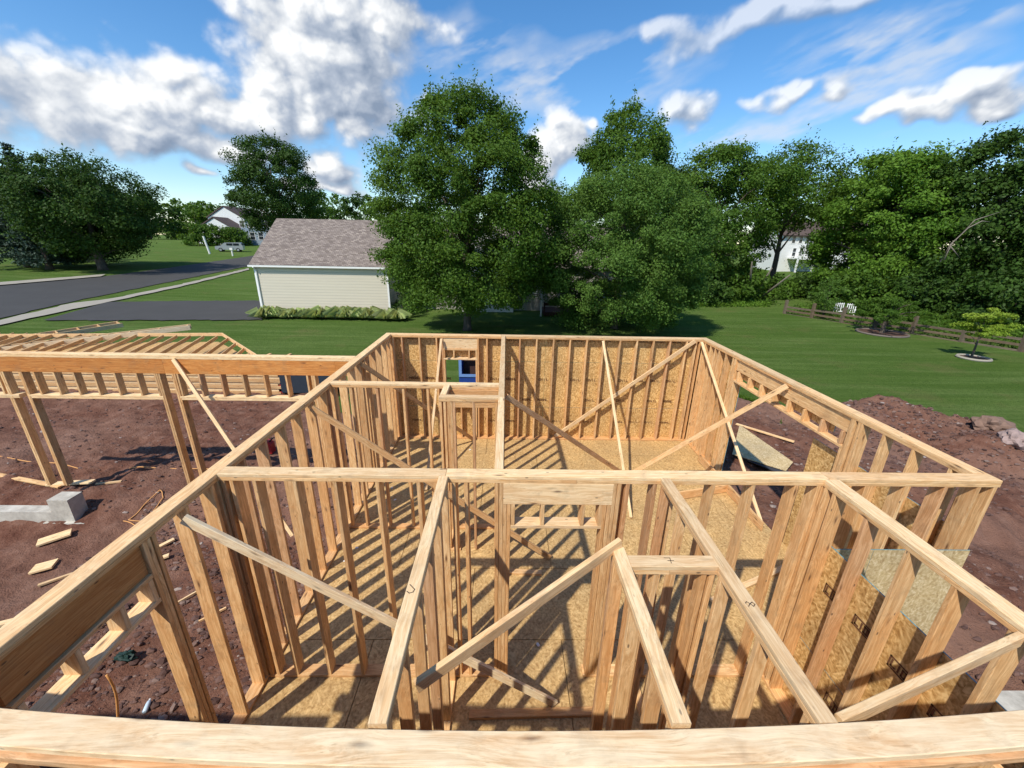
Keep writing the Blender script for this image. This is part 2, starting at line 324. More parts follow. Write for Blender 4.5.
# --- middle cross wall
p=wall_thing('wide cross wall through the middle, doorway under a pale header at its centre',(1,YM0,0))
plates(p,'x',XL1,XR1,YM0,YM1,split=(-.56,3.2),mt=WT,gaps=((.09,.98),))
for x in [-2.70,-2.62,-2.40,-2.02,-1.63,-1.22,-.82,-.66,-.48,-.36,-.06,-.02,1.10,1.14,1.22,1.49,1.68,2.06,2.47,2.89,3.12,3.17,3.27,3.60,4.0,4.40,4.74,4.90]: stud(p,'x',x,YM0,YM1)
hboard('header',p,'x',.0,1.08,YM0+.001,YM0+.039,2.45,ZT-.001,WT); hboard('header',p,'x',.0,1.08,YM1-.04,YM1-.002,2.45,ZT-.001,WT); 
for x in (.02,.06): stud(p,'x',x,YM0,YM1,ZB,2.449,'jack_stud')
for x in (1.02,1.06): stud(p,'x',x,YM0,YM1,ZB,2.449,'jack_stud')
for x in (.10,.40,.80,.98): stud(p,'x',x,YM0,YM1,2.20,2.448,'cripple_stud')
hboard('header_plate',p,'x',.08,1.0,YM0,YM1,2.162,2.20,WT)
for x0,x1 in ((3.306,3.90),(3.90,4.935)): panel(p,'x',x0,x1-.004,-.30,1.93,YM0-.013,YM0-.002,OSBL)
# --- right front wall
X0,X1=3.15,3.29
p=wall_thing('right front wall near the camera, osb with dark stamps on its lower part',(X0,2.3,0))
plates(p,'y',YF,YM0,X0,X1,split=(),mt=WT)
for y in (1.30,1.44,1.80,2.14,2.49,2.88,3.24,3.335): stud(p,'y',y,X0,X1)
for y0,y1 in ((.2,1.55),(1.55,3.36)): 
    for z0,z1 in ((-.3,.86),(.86,2.09)): panel(p,'y',y0,y1-.004,z0+.003,z1-.003,X1+.002,X1+.013)
def strokes(name,segs,M,mat,parent,h=.002,w=.008):
    m=MB()
    for pts in segs:
        for (a,b),(c,d) in zip(pts[:-1],pts[1:]):
            L=math.hypot(c-a,d-b) or 1e-6; nx,ny=-(d-b)/L*w/2,(c-a)/L*w/2; ex,ey=(c-a)/L*w/2,(d-b)/L*w/2
            m.add([(a-ex+nx,b-ey+ny,h),(a-ex-nx,b-ey-ny,h),(c+ex-nx,d+ey-ny,h),(c+ex+nx,d+ey+ny,h)],[(0,1,2,3)])
    return m.build(name,mat,parent,M=M)
# printed stamps: rows of dark block marks, too blurred to read in the photograph
def stamp(parent,org,ux,uz,n,w,h,frame=False):
    segs=[]; r_=random.Random(n+int(w*1000))
    cw=w/n
    for i in range(n):
        x=i*cw; k=r_.choice([[((0,0),(0,1)),((0,1),(.6,1)),((0,.5),(.5,.5)),((0,0),(.6,0))],[((0,0),(0,1)),((0,1),(.6,1),(.6,.5),(0,.5))],[((0,1),(0,0),(.6,0))],[((.6,1),(0,1),(0,.5),(.6,.5),(.6,0),(0,0))],[((0,0),(0,1),(.6,1),(.6,0),(0,0))],[((.3,0),(.3,1))],[((0,0),(0,1),(.6,0),(.6,1))]])
        for s_ in k: segs.append([(x+a*cw*1.1,b*h) for a,b in s_])
    if frame: g=.35*h; segs+=[[(-g,-g),(w+g*.5,-g),(w+g*.5,h+g),(-g,h+g),(-g,-g)]]
    ux,uz=Vector(ux),Vector(uz); n_=ux.cross(uz)
    M=Matrix(((ux.x,uz.x,n_.x,org[0]),(ux.y,uz.y,n_.y,org[1]),(ux.z,uz.z,n_.z,org[2]),(0,0,0,1)))
    strokes('printed_stamp',segs,M,INK,parent,w=h*.26)
for y,z in ((3.12,1.62),(2.76,1.62),(2.38,1.60),(2.02,1.56),(2.74,.6),(2.36,.6)): stamp(p,(X1,y,z),(0,-1,0),(0,0,1),5,.23,.06,True)
bw=[o for o in COL.objects if o.get('label','').startswith('back wall')][0]
for x in rows(-2.44,4.3): 
    if not(-1.55<x<-.7):
        for z,hh in ((1.60,.05),(2.62,.04),(1.05,.05),(.45,.04)):
            if random.random()<.72: stamp(bw,(x+.05,YB1+.0,z),(1,0,0),(0,0,1),random.choice((4,5)),.26,hh)
# --- inner partitions (2x4)
g2='partitions of 2x4 studs inside the house'
p=thing('partition_wall','partition left of the hallway in the front rooms, plate pencilled with a curl','stud wall',(-.58,2.3,0),g2)
plates(p,'y',YF,YM0,-.622,-.533,mt=WT)
for y in (3.33,2.95,2.91,2.52,2.48,2.09,1.68,1.32): stud(p,'y',y,-.622,-.533)
strokes('pencil_mark',[[(-.02,.05),(.0,.03),(.018,.012),(.012,-.01),(-.01,-.018),(-.028,-.004)]],Matrix.Translation((-.585,2.02,TOP+.0002)),PEN,p,w=.005)
p=thing('partition_wall','short partition whose plate meets the raised end of the pale brace','stud wall',(.865,1.8,0),g2)
plates(p,'y',YF,2.43,.82,.91,mt=WT)
for y in (2.41,2.37,1.96,1.55,1.3): stud(p,'y',y,.82,.91,mat=WR if y==2.41 else None)
p=thing('partition_wall','short closet partition joining two depthwise partitions, seven pencilled on its plate','stud wall',(1.2,2.3,0),g2)
plates(p,'x',.91,1.53,2.24,2.35,mt=WT)
for x in (.95,1.10,1.45,1.505): stud(p,'x',x,2.25,2.34)
strokes('pencil_mark',[[(-.03,.02),(.012,.02),(.004,-.03)],[(-.012,-.006),(.03,-.006)]],Matrix.Translation((1.20,2.30,TOP+.0002)),PEN,p,w=.005)
p=thing('partition_wall','partition right of the closet with a curled mark near its middle','stud wall',(1.575,2.3,0),g2)
plates(p,'y',YF,YM0,1.53,1.62,mt=WT)
for y in (3.34,2.95,2.55,2.40,2.20,1.75,1.33): stud(p,'y',y,1.53,1.62)
strokes('pencil_mark',[[(-.02,-.02),(0,.0),(.02,.012),(.03,-.004),(.012,-.02),(0,0),(-.014,.016),(-.026,.004)]],Matrix.Translation((1.575,1.93,TOP+.0002)),PEN,p,w=.005)
p=thing('partition_wall','hallway partition running from the middle cross wall to the back wall','stud wall',(-.045,6.5,0),g2)
plates(p,'y',YM1,YB0,-.09,0,split=(5.5,),mt=WT)
for y in rows(3.56,9.4)+[5.5,6.05,9.49]: stud(p,'y',y,-.088,-.002)
p=thing('partition_wall','narrow cross partition behind the closet, left of the hallway','stud wall',(-1.4,6.05,0),g2)
plates(p,'x',XL1,-.09,6.0,6.11,mt=WT)
for x in (-2.70,-2.43,-2.02,-1.61,-1.22,-.9,-.5,-.13): stud(p,'x',x,6.01,6.10)
hboard('header',p,'x',-.94,-.10,5.962,5.998,2.50,ZT)
p=thing('partition_wall','closet front with a narrow door opening beside the hallway partition','stud wall',(-.5,5.5,0),g2)
plates(p,'x',-.95,-.09,5.46,5.56,mt=WT,gaps=((-.70,-.13),))
for x in (-.93,-.87,-.78,-.74,-.12): stud(p,'x',x,5.465,5.555)
hboard('header',p,'x',-.72,-.14,5.47,5.55,2.60,ZT-.001); stud(p,'x',-.45,5.465,5.555)
p=thing('partition_wall','closet side partition half a metre long, by the hallway','stud wall',(-.9,5.8,0),g2)
plates(p,'y',5.56,6.0,-.95,-.86,mt=WT)
for y in (5.6,5.96): stud(p,'y',y,-.95,-.86)
# --- front wall with the bleached plate just below the camera
p=wall_thing('near wall at the bottom edge, its bleached top plate bowed and knotty',(0,1.16,0))
def bowed(z0,z1,dy,mat,name,w=.142):
    xs=np.linspace(-3.3,3.5,35); V=[];F=[]
    for x in xs:
        y1=1.229+.0152*(x-.2)**2*1.0+dy; y0=y1-w
        c=.004
        V+=[(x,y0+c,z0),(x,y1-c,z0),(x,y1,z0+c),(x,y1,z1-c),(x,y1-c,z1),(x,y0+c,z1),(x,y0,z1-c),(x,y0,z0+c)]
    for i in range(len(xs)-1):
        for k in range(8): F.append((i*8+k,i*8+8+k,i*8+8+(k+1)%8,i*8+(k+1)%8))
    F.append(tuple(range(8))); F.append(tuple((len(xs)-1)*8+k for k in range(8))[::-1])
    return mesh_obj(name,V,F,mat,p,M=Matrix.Identity(4))
bowed(TOP-T+.002,TOP+.002,0,WF,'top_plate'); bowed(TOP-2*T,TOP-T+.001,-.022,WR,'tie_plate')
for x in rows(-2.6,3.3): board('stud',(x,1.165,.04),(x,1.165,TOP-2*T-.002),.12,T,p,W,(0,1,0))
board('bottom_plate',(-2.87,1.165,.02),(3.14,1.165,.02),.12,T,p,W,(0,1,0))
for x0 in (-6.8,-5.58,-4.36,-3.14,-1.92,-.70,.52,1.74): 
    for z0,z1 in ((-.9,.3),(.3,1.52),(1.52,2.68)): panel(p,'x',x0+.002,x0+1.218,z0,z1-.003,1.06,1.071)
for x in rows(-6.7,-3.0): board('stud',(x,1.14,-.8),(x,1.14,2.66),.12,T,p,W,(0,1,0))
board('top_plate',(-6.8,1.14,2.70),(-3.31,1.14,2.70),.12,.075,p,WT,(0,1,0))
# --- garage wall
GY0,GY1=7.43,7.57
p=thing('garage_wall','garage wall left of the house, orange header strip above two wide openings','stud wall',(-7,7.5,0))
hb=lambda *a,**k: hboard(*a,**k)
for a,b in ((-11.2,-8.3),(-8.298,-5.3),(-5.298,-2.88)): hboard('top_plate',p,'x',a,b,GY0,GY1,TOP-T,TOP,WT)
for a,b in ((-11.2,-6.9),(-6.898,-2.88)): hboard('tie_plate',p,'x',a,b,GY0+.001,GY1-.001,TOP-2*T,TOP-T-.001,WT)
for a,b in ((-11.2,-6.5),(-6.497,-3.25),(-3.247,-2.88)): hboard('header',p,'x',a,b,GY0+.004,GY0+.05,2.40,TOP-2*T-.001,LVL)
for a,b in ((-11.2,-9.42),(-9.24,-6.66),(-6.34,-3.7)): hboard('header_plate',p,'x',a,b,GY0,GY1,1.90,1.938,WT); 
for a,b in ((-11.2,-9.42),(-9.24,-6.66),(-6.34,-3.7)): hboard('header_plate',p,'x',a,b,GY0+.002,GY1-.002,1.86,1.899,WT)
for x in (-10.5,-10.1,-9.68,-8.98,-8.61,-8.24,-7.86,-7.47,-7.06,-6.71,-6.28,-5.88,-5.47,-5.05,-4.64,-4.22,-3.81): stud(p,'x',x,GY0,GY1,1.94,2.40,'cripple_stud')
for x in (-9.60,-9.56,-9.25,-9.21,-6.67,-6.63,-6.37,-6.33,-3.72,-3.68,-3.0): stud(p,'x',x,GY0,GY1,-.12,2.40,'post')
# --- subfloor, joists, foundation
m=MB()
m.box((XL0+.02,.2,-.32),(XR1-.02,YB1-.02,-.024))
o=m.build('floor_platform',plain('rim_lumber',(.42,.27,.13),.8)); tag(o,kind='structure')
m=MB(); xs=np.arange(XL0,XR1,2.44); ys_=np.arange(.2,YB1,1.22)
for j,y in enumerate(ys_):
    off=0 if j%2 else 1.22; e=[XL0]+[XL0+off+2.44*i for i in range(5) if XL0+.1<XL0+off+2.44*i<XR1-.1]+[XR1]
    for a,b in zip(e[:-1],e[1:]): m.box((a+.005,y+.005,-.022),(b-.005,min(y+1.22,YB1)-.005,0))
tag(m.build('subfloor',OSBF),kind='structure')
m=MB(); m.box((XL0+.03,.2,-1.1),(XR1-.03,YB1-.03,-.325)); tag(m.build('foundation_wall',CONC),'concrete foundation under the timber floor','foundation')
def icos(r_):
    t=(1+5**.5)/2; v=[(-1,t,0),(1,t,0),(-1,-t,0),(1,-t,0),(0,-1,t),(0,1,t),(0,-1,-t),(0,1,-t),(t,0,-1),(t,0,1),(-t,0,-1),(-t,0,1)]
    f=[(0,11,5),(0,5,1),(0,1,7),(0,7,10),(0,10,11),(1,5,9),(5,11,4),(11,10,2),(10,7,6),(7,1,8),(3,9,4),(3,4,2),(3,2,6),(3,6,8),(3,8,9),(4,9,5),(2,4,11),(6,2,10),(8,6,7),(9,8,1)]
    return [Vector(q)*(1/1.9) for q in v],f
iv,if_=icos(1)
iv0,if0=iv,if_
SCR=plain('white_scrap',(.75,.72,.66),.8)
for i,(px,py) in enumerate([(357,548),(345,561),(538,645),(540,675),(395,500),(392,488),(429,425),(470,450),(500,660),(700,560)]):
    q=at(px,py,Z=0); 
    if YM0-.1<q.y<YM1+.1: continue
    m=MB(); m.add([(v.x*.035,v.y*.022,v.z*.008+.009) for v in iv0],if0); o=m.build('paper_scrap',SCR); o.location=(q.x,q.y,0); o.rotation_euler=(0,0,i); tag(o,'small white scrap lying on the subfloor','scrap','white scraps on the subfloor')
# --- braces
def brace(label,a,b,w=.089,t=T,mat=None,wide=(0,0,1),bow=0,n=1,ext=0):
    a=Vector(a);b=Vector(b); o=board('diagonal_brace',a,b,w,t,None,mat or W,wide,bow,n); return tag(o,label,'brace','temporary diagonal braces')
brace('weathered brace from the left wall down through the front left room',(-2.69,2.86,2.66),(.61,3.07,.03),wide=(0,0,1),mat=WF)
brace('brace from the left wall top down to the floor behind the middle cross wall',(-2.70,5.25,2.66),(.78,5.29,.03),wide=(0,0,1))
brace('brace in the far left corner from left wall to hallway floor',(-2.71,7.37,2.66),(-.78,9.42,.03),wide=(0,0,1))
brace('reddish brace from the hallway partition down across the big room floor',(.025,5.79,2.66),(2.64,7.94,.03),wide=(0,0,1),mat=WR)
brace('long pale brace from the right wall header down to the big room floor',(4.765,6.35,2.70),(2.97,7.94,.03),wide=(0,0,1),mat=WT)
brace('thin pale brace from the back right corner down to the floor',(4.74,9.46,2.70),(4.80,6.09,.03),w=.06,t=.03,mat=WT,wide=(1,0,0))
brace('brace nailed across the back wall studs, rising to the right corner',(1.34,9.50,.12),(4.60,9.50,2.72),wide=(0,0,1),mat=WT)
brace('thin crooked brace standing from the floor to the back wall middle',(2.36,9.49,2.68),(2.42,6.32,.03),w=.055,t=.03,mat=WT,wide=(1,0,0))
brace('thin pale brace left of the small window opening',(-1.53,9.49,2.68),(-1.60,7.17,.03),w=.055,t=.03,mat=WT,wide=(1,0,0))
brace('pale brace from the garage header down to the soil beside the house',(-6.25,7.405,2.70),(-3.98,6.3,-.42),mat=WT,wide=(1,0,0),w=.07)
brace('pale brace nearest the camera, rising to the short partition',(-.50,1.66,2.42),(.88,2.44,2.80),wide=(0,0,1),mat=WT,w=.089)
brace('pale brace in the lower right corner between two wall tops',(1.66,1.30,2.70),(3.135,1.75,2.70),wide=(0,0,1),mat=WT)
# --- loose lumber on the floor
def loose(label,a,b,w=.089,t=T,mat=None,wide=(1,0,0),z=.022,name='loose_board'):
    return tag(board(name,a,b,w,t,None,mat or W,wide),label,'board','loose boards on the site')
loose('short board lying on the floor of the middle front room',(-.34,2.96,.02),(1.03,2.99,.02),wide=(0,1,0))
loose('wide plank on edge on the big room floor near the right opening',(3.55,6.93,.10),(5.0-.3,7.22,.10),w=.18,wide=(0,0,1))
loose('plank on edge along the foot of the right wall',(4.70,8.5,.10),(4.72,6.0,.10),w=.18,wide=(0,0,1))
loose('pale board lying on the floor right of the closet partition',(3.05,4.45,.025),(4.6,5.12,.025),mat=WT,wide=(0,1,0))
loose('small offcut lying behind the doorway',(.12,5.0,.02),(.62,4.97,.02),wide=(0,1,0))
loose('pale stick lying outside the right wall opening',(7.2,11.3,-.30),(8.2,10.1,-.28),mat=WT,wide=(0,1,0))
m=MB(); q=[(7.2,11.13),(7.36,8.92),(6.9,8.5),(6.0,9.3)]; m.prism([(x,y) for x,y in q],-.26,-.245,'z'); tag(m.build('osb_offcut',OSBL),'pale osb sheet lying on soil outside the right wall opening','osb sheet')
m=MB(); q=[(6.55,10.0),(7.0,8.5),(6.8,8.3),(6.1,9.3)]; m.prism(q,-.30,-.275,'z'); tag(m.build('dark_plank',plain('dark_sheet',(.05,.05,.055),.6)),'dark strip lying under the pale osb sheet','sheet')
# ------------------------------------------------------------------ terrain
def nz(x,y,s,seed=0):
    """smooth value noise, numpy"""
    x=np.asarray(x)*s+seed*17.3; y=np.asarray(y)*s+seed*9.1; xi=np.floor(x).astype(int); yi=np.floor(y).astype(int); fx=x-xi; fy=y-yi
    h=lambda a,b:(np.sin(a*127.1+b*311.7+seed*74.7)*43758.5453)%1.0
    fx=fx*fx*(3-2*fx); fy=fy*fy*(3-2*fy)
    return (h(xi,yi)*(1-fx)+h(xi+1,yi)*fx)*(1-fy)+(h(xi,yi+1)*(1-fx)+h(xi+1,yi+1)*fx)*fy
def fbm(x,y,s,o=4,seed=0,g=.5):
    r_=0;a=1;t=0
    for k in range(o): r_=r_+a*nz(x,y,s*2**k,seed+k); t+=a; a*=g
    return r_/t
def gzn(x,y): return -0.45+np.minimum(4.05,0.04*np.maximum(0,np.hypot(x,y)-38))
def sheet(name,xs,ys,zf,mat,smooth=True):
    X,Y=np.meshgrid(xs,ys); Z=zf(X,Y); n,k=X.shape; V=np.stack([X,Y,Z],-1).reshape(-1,3)
    i=np.arange(n*k).reshape(n,k); Fq=np.stack([i[:-1,:-1],i[:-1,1:],i[1:,1:],i[1:,:-1]],-1).reshape(-1,4)
    me=bpy.data.meshes.new(name); me.vertices.add(len(V)); me.vertices.foreach_set('co',V.ravel()); me.loops.add(Fq.size); me.polygons.add(len(Fq))
    me.loops.foreach_set('vertex_index',Fq.ravel().astype(np.int32)); me.polygons.foreach_set('loop_start',np.arange(0,Fq.size,4,dtype=np.int32)); me.polygons.foreach_set('loop_total',np.full(len(Fq),4,dtype=np.int32))
    me.polygons.foreach_set('use_smooth',[smooth]*len(Fq)); me.update(); me.validate(); me.materials.append(mat)
    o=bpy.data.objects.new(name,me); COL.objects.link(o); return o
def soild(X,Y):
    w=fbm(X,Y,.45,3,5)-.5
    d=np.minimum.reduce([X+36,17.6-Y+.0*X+w*2.2,  Y+7])
    right=np.minimum(14.6-X+w*2.0, 14.6-.62*np.maximum(0,X-8)-Y+w*1.8)      # the right-hand lawn edge cuts in
    back=np.where((X>4.9),right,np.where(X>-7,12.4-Y+w*1.2,99))
    d=np.minimum(d,back); d=np.where((X<-7),np.minimum(d,17.8-Y+w*2),d)
    return d
def soilz(X,Y):
    d=soild(X,Y); k=np.clip(d/.5,0,1); k=k*k*(3-2*k)
    low=1/(1+np.exp(-(6.95-Y)*4.5))*1/(1+np.exp((X+3.4)*2))
    lr=1/(1+np.exp((Y-3.3)*2))*1/(1+np.exp((3.6-X)*3))
    z=-.36-.36*low-.15*lr+(fbm(X,Y,.5,3,1)-.5)*.22+(fbm(X,Y,2.2,4,2)-.5)*.20+(fbm(X,Y,8,2,3)-.5)*.09
    rut=np.exp(-((Y-8.3-.12*(X+8)-fbm(X,Y,.8,2,9)*.6)/.35)**2)*np.where(X<-4,1,0); z+= (fbm(X,Y,4,3,4)-.45)*.35*rut
    for (cx,cy_,rx,ry,h) in PILES:
        r_=np.sqrt(((X-cx)/rx)**2+((Y-cy_)/ry)**2)+(fbm(X,Y,1.1,4,6)-.5)*.5
        z+=h*np.clip(1-r_,0,1)**.8*(1+.25*(fbm(X,Y,3.5,3,8)-.5)) 
    return z*k+(1-k)*-.75
PILES=[(12.8,12.0,2.7,1.9,1.0),(13.7,9.6,1.9,1.3,.75),(10.2,10.6,1.8,1.2,.25),(7.4,5.4,1.7,1.9,.45),(7.2,2.6,1.6,1.6,.5),(9.2,7.6,2.2,1.6,.5),(-12.2,6.2,2.2,.6,.25)]
gx=np.concatenate([-np.geomspace(1500,42,26),np.arange(-40,22,.5),np.geomspace(22,1500,30)]); gy=np.concatenate([-np.geomspace(1500,10,24),np.arange(-9,22,.5),np.geomspace(22,1500,36)])
tag(sheet('ground',gx,gy,lambda X,Y:gzn(X,Y)-.03-.9*np.clip((soild(X,Y)-.9)/1.2,0,1),LAWN),kind='structure')
tag(sheet('bare_soil',np.arange(-36,18,.09),np.arange(-7,19.5,.09),soilz,SOIL),kind='structure')
SGX,SGY=np.arange(-36,20,.06),np.arange(-7,20,.06); SG=soilz(*np.meshgrid(SGX,SGY))
def sz(x,y):
    i=min(max((x+36)/.06,0),len(SGX)-2); j=min(max((y+7)/.06,0),len(SGY)-2); a,b=int(i),int(j); u,v=i-a,j-b
    return float((SG[b,a]*(1-u)+SG[b,a+1]*u)*(1-v)+(SG[b+1,a]*(1-u)+SG[b+1,a+1]*u)*v)
def ribbon(name,A,B,mat,off,n=40,m_=6,kind='structure'):
    """ground-hugging strip between two polylines"""
    def res(P):
        P=[Vector(q) for q in P]; d=[0]
        for a,b in zip(P[:-1],P[1:]): d.append(d[-1]+(b-a).length)
        out=[]
        for i in range(n+1):
            t=d[-1]*i/n; j=max(k for k in range(len(d)) if d[k]<=t+1e-9); j=min(j,len(P)-2); out.append(P[j].lerp(P[j+1],(t-d[j])/max(1e-9,d[j+1]-d[j])))
        return out
    a,b=res(A),res(B); V=[];F=[]
    for i in range(n+1):
        for j in range(m_+1):
            q=a[i].lerp(b[i],j/m_); w_=.10*(math.sin(i*1.7+q.x*2.1)+math.sin(i*.63+q.y*3.3)) if j in (0,m_) else 0; V.append((q.x+w_*.4,q.y+w_,gz(q.x,q.y)+off))
    for i in range(n):
        for j in range(m_): k=i*(m_+1)+j; F.append((k,k+1,k+m_+2,k+m_+1))
    # a skirt so the edge has depth
    o=mesh_obj(name,V,F,mat,smooth=True); tag(o,kind=kind); return o
P=lambda *q:[on(*w)*1.0 for w in q]
ext=lambda a,b,k:b+(b-a)*k
far=P((0,285.5),(100,277),(180,266.5),(249,256.5)); near=P((0,318.5),(72,302),(160,284),(249,266))
fa=ext(far[1],far[0],.8); na=ext(near[1],near[0],2.2)
fb=ext(far[2],far[3],.7); nb=ext(near[2],near[3],.45)
ribbon('road',[fa]+far+[fb],[na]+near+[nb],ASPH,.02,60,8)
sA=P((0,321),(74,303.5),(108,300),(180,285.0),(249,268.5)); sB=P((0,326),(64,312),(108,303),(180,287.5),(249,270.2))
ribbon('sidewalk',[ext(sA[1],sA[0],1.5)]+sA,[ext(sB[1],sB[0],1.5)]+sB,WALK,.05,50,3)
kA=P((0,283.5),(100,275.6),(104,275.2)); kB=P((0,286.2),(100,277.4),(104,277.0)); ribbon('far_kerb',[ext(kA[1],kA[0],.8)]+kA,[ext(kB[1],kB[0],.8)]+kB,WALK,.10,30,2)
dA=P((108,302.5),(170,301.5),(262,301)); dB=P((44,320.5),(150,320.5),(262,320.5)); ribbon('driveway',dA,dB,ASPH,.035,30,6)
# rubble
def rubble(name,n,area,smin,smax,mat,label):
    m=MB(); k=0
    while k<n:
        x,y=area(); z=sz(x,y)
        if z<-.74: continue
        k+=1; s=smin*(smax/smin)**(random.random()**2.2); e=Matrix.Rotation(random.uniform(0,6.28),3,Vector((random.random(),random.random(),random.random()+.01)).normalized()); sc=(s*random.uniform(.7,1.3),s*random.uniform(.5,1),s*random.uniform(.35,.7))
        m.add([(lambda q:(q.x*sc[0]+x,q.y*sc[1]+y,q.z*sc[2]+z+s*.15))(e@(v*random.uniform(.75,1.15))) for v in iv],if_)
    return tag(m.build(name,mat),label,'stones',kind='stuff')
STONE=NT('broken_stone'); _g=STONE.n('ShaderNodeNewGeometry').outputs['Random Per Island']; STONE.col(STONE.ramp(_g,[(0,(.07,.036,.028)),(.75,(.15,.085,.066)),(.96,(.22,.15,.12)),(1,(.36,.30,.26))])); STONE.b.inputs['Roughness'].default_value=.9; STONE=STONE.m
rubble('rubble',7000,lambda:(random.uniform(-7.5,-3.0),random.uniform(1.3,7.4)),.010,.075,STONE,'brown stones strewn on the soil beside the left wall')
rubble('rubble',5000,lambda:(random.gauss(12,2.2),random.gauss(10.8,1.8)),.012,.08,STONE,'reddish stones covering the soil heap beyond the right wall')
rubble('rubble',4000,lambda:(random.uniform(3.4,9),random.uniform(1.0,9.6)),.012,.07,STONE,'small stones on the soil outside the right wall')
rubble('rubble',3500,lambda:(random.uniform(-16,-3),random.uniform(7,15)),.012,.06,STONE,'small clods on the soil under the garage')
def boulder(x,y,s,label,mat):
    m=MB(); r_=random.Random(int(x*100)); 
    import bmesh
    bm=bmesh.new(); bmesh.ops.create_icosphere(bm,subdivisions=3,radius=1)
    from mathutils import noise as mn
    for v in bm.verts: v.co*= 1+.55*mn.noise(v.co*1.3+Vector((x,y,0)))+.25*mn.noise(v.co*3.5); v.co.x*=s[0];v.co.y*=s[1];v.co.z*=s[2]
    me=bpy.data.meshes.new('boulder'); bm.to_mesh(me); bm.free(); me.materials.append(mat); o=bpy.data.objects.new('boulder',me); COL.objects.link(o); o.location=(x,y,sz(x,y)+s[2]*.45); return tag(o,label,'boulder')
BR=plain('brown_rock',(.20,.125,.09),.95,var=.4); PR=plain('pink_rock',(.32,.23,.20),.95,var=.35)
boulder(13.8,10.2,(.42,.32,.24),'brown boulder on the heap at the lawn edge',BR); boulder(13.35,9.3,(.3,.25,.22),'small tan boulder below the brown one',PR); boulder(14.3,9.2,(.32,.28,.28),'pink grey boulder at the right edge of the photo',PR)
# --- foundation by the garage, scraps and site things
m=MB(); m.box((-9.02,6.86,-.9),(-8.62,7.16,-.08)); m.box((-14.5,6.86,-1.1),(-9.02,7.08,-.36)); m.box((-9.2,6.80,-1.1),(-8.4,6.86,-.58)); tag(m.build('stub_foundation',CONC),'pale concrete foundation stub under the garage wall with a raised end block','foundation')
m=MB(); m.box((3.5,3.0,-1.0),(7.5,3.3,-.12)); m.box((3.5,1.2,-1.0),(5.8,2.99,-.28)); tag(m.build('concrete_footing',CONC),'pale concrete ledge outside the right front wall','footing')
gr='lumber offcuts on the soil left of the house'
def scrap(px,py,L,ang,label,w=.14,mat=None,t=.038):
    q=at(px,py,Z=-.55); z=sz(q.x,q.y)+.03; d=Vector((math.cos(R(ang)),math.sin(R(ang)),0))*L/2
    return tag(board('lumber_offcut',(q.x-d.x,q.y-d.y,z),(q.x+d.x,q.y+d.y,z+.02),w,t,None,mat or WT,(0,1,0)),label,'offcut',gr)
scrap(54,536,.45,40,'short offcut just below the foundation stub',.24)
scrap(42,562,.30,25,'stubby offcut beside a scrap of white wrapping',.24)
scrap(78,566,1.0,38,'long thin pale strip beside the left wall plate',.05)
scrap(60,587,.3,30,'pale block half under the long strip',.12)
scrap(163,541,.32,55,'offcut seen just left of the first near studs',.09)
scrap(160,553,.22,30,'small square block below that offcut',.09)
scrap(18,612,1.8,24,'longest of two parallel boards at the left edge',.09)
scrap(12,622,1.8,28,'lower of two parallel boards at the left edge',.09)
scrap(75,493,.9,5,'flat board at the foot of the garage posts',.14)
scrap(22,487,2.6,-14,'long board leading down to the foundation block',.10,W)
scrap(112,491,.5,10,'narrow stick on the disturbed soil by the posts',.05)
scrap(188,592,.3,50,'pale sliver among the stones between the studs',.03)
scrap(212,612,.35,40,'second pale sliver, nearer the floor edge',.025)
scrap(40,505-16,.5,0,'grey plank end beside the foundation wall',.1,WG)
# cords
def cord(name,pts,r_,mat,label,cat='cord'):
    P_=[]; 
    for a,b in zip(pts[:-1],pts[1:]):
        for i in range(8): t=i/8; P_.append([a[k]+(b[k]-a[k])*t+(.02*math.sin(len(P_)*.45+k) if k<2 else 0) for k in range(3)])
    P_.append(list(pts[-1])); m=MB(); m.tube(P_,r_,6); return tag(m.build(name,mat,smooth=True),label,cat)
ORG=plain('orange_cord_rubber',(.62,.30,.10),.6)
g=lambda px,py:(lambda q:(q.x,q.y,sz(q.x,q.y)+.015))(at(px,py,Z=-.4))
cord('extension_cord',[g(*q) for q in ((-10,459),(30,463),(60,466),(100,471),(140,471),(190,470),(225,474),(262,478))],.012,ORG,'orange cord trailing across the garage soil')
cord('extension_cord',[g(*q) for q in ((120,514),(135,517),(150,507),(165,498),(160,494),(140,506),(126,512),(150,514),(172,500))],.010,ORG,'tangled tan cord coil on the soil behind the left wall')
q=at(107,668,X=-2.95); cord('hanging_cord',[(q.x-.05,q.y,q.z-.1),(q.x-.1,q.y+.02,1.2),(q.x-.12,q.y-.01,.5),(-3.1,q.y+.05,sz(-3.1,q.y)+.02)],.009,ORG,'orange cord hanging outside the left header')
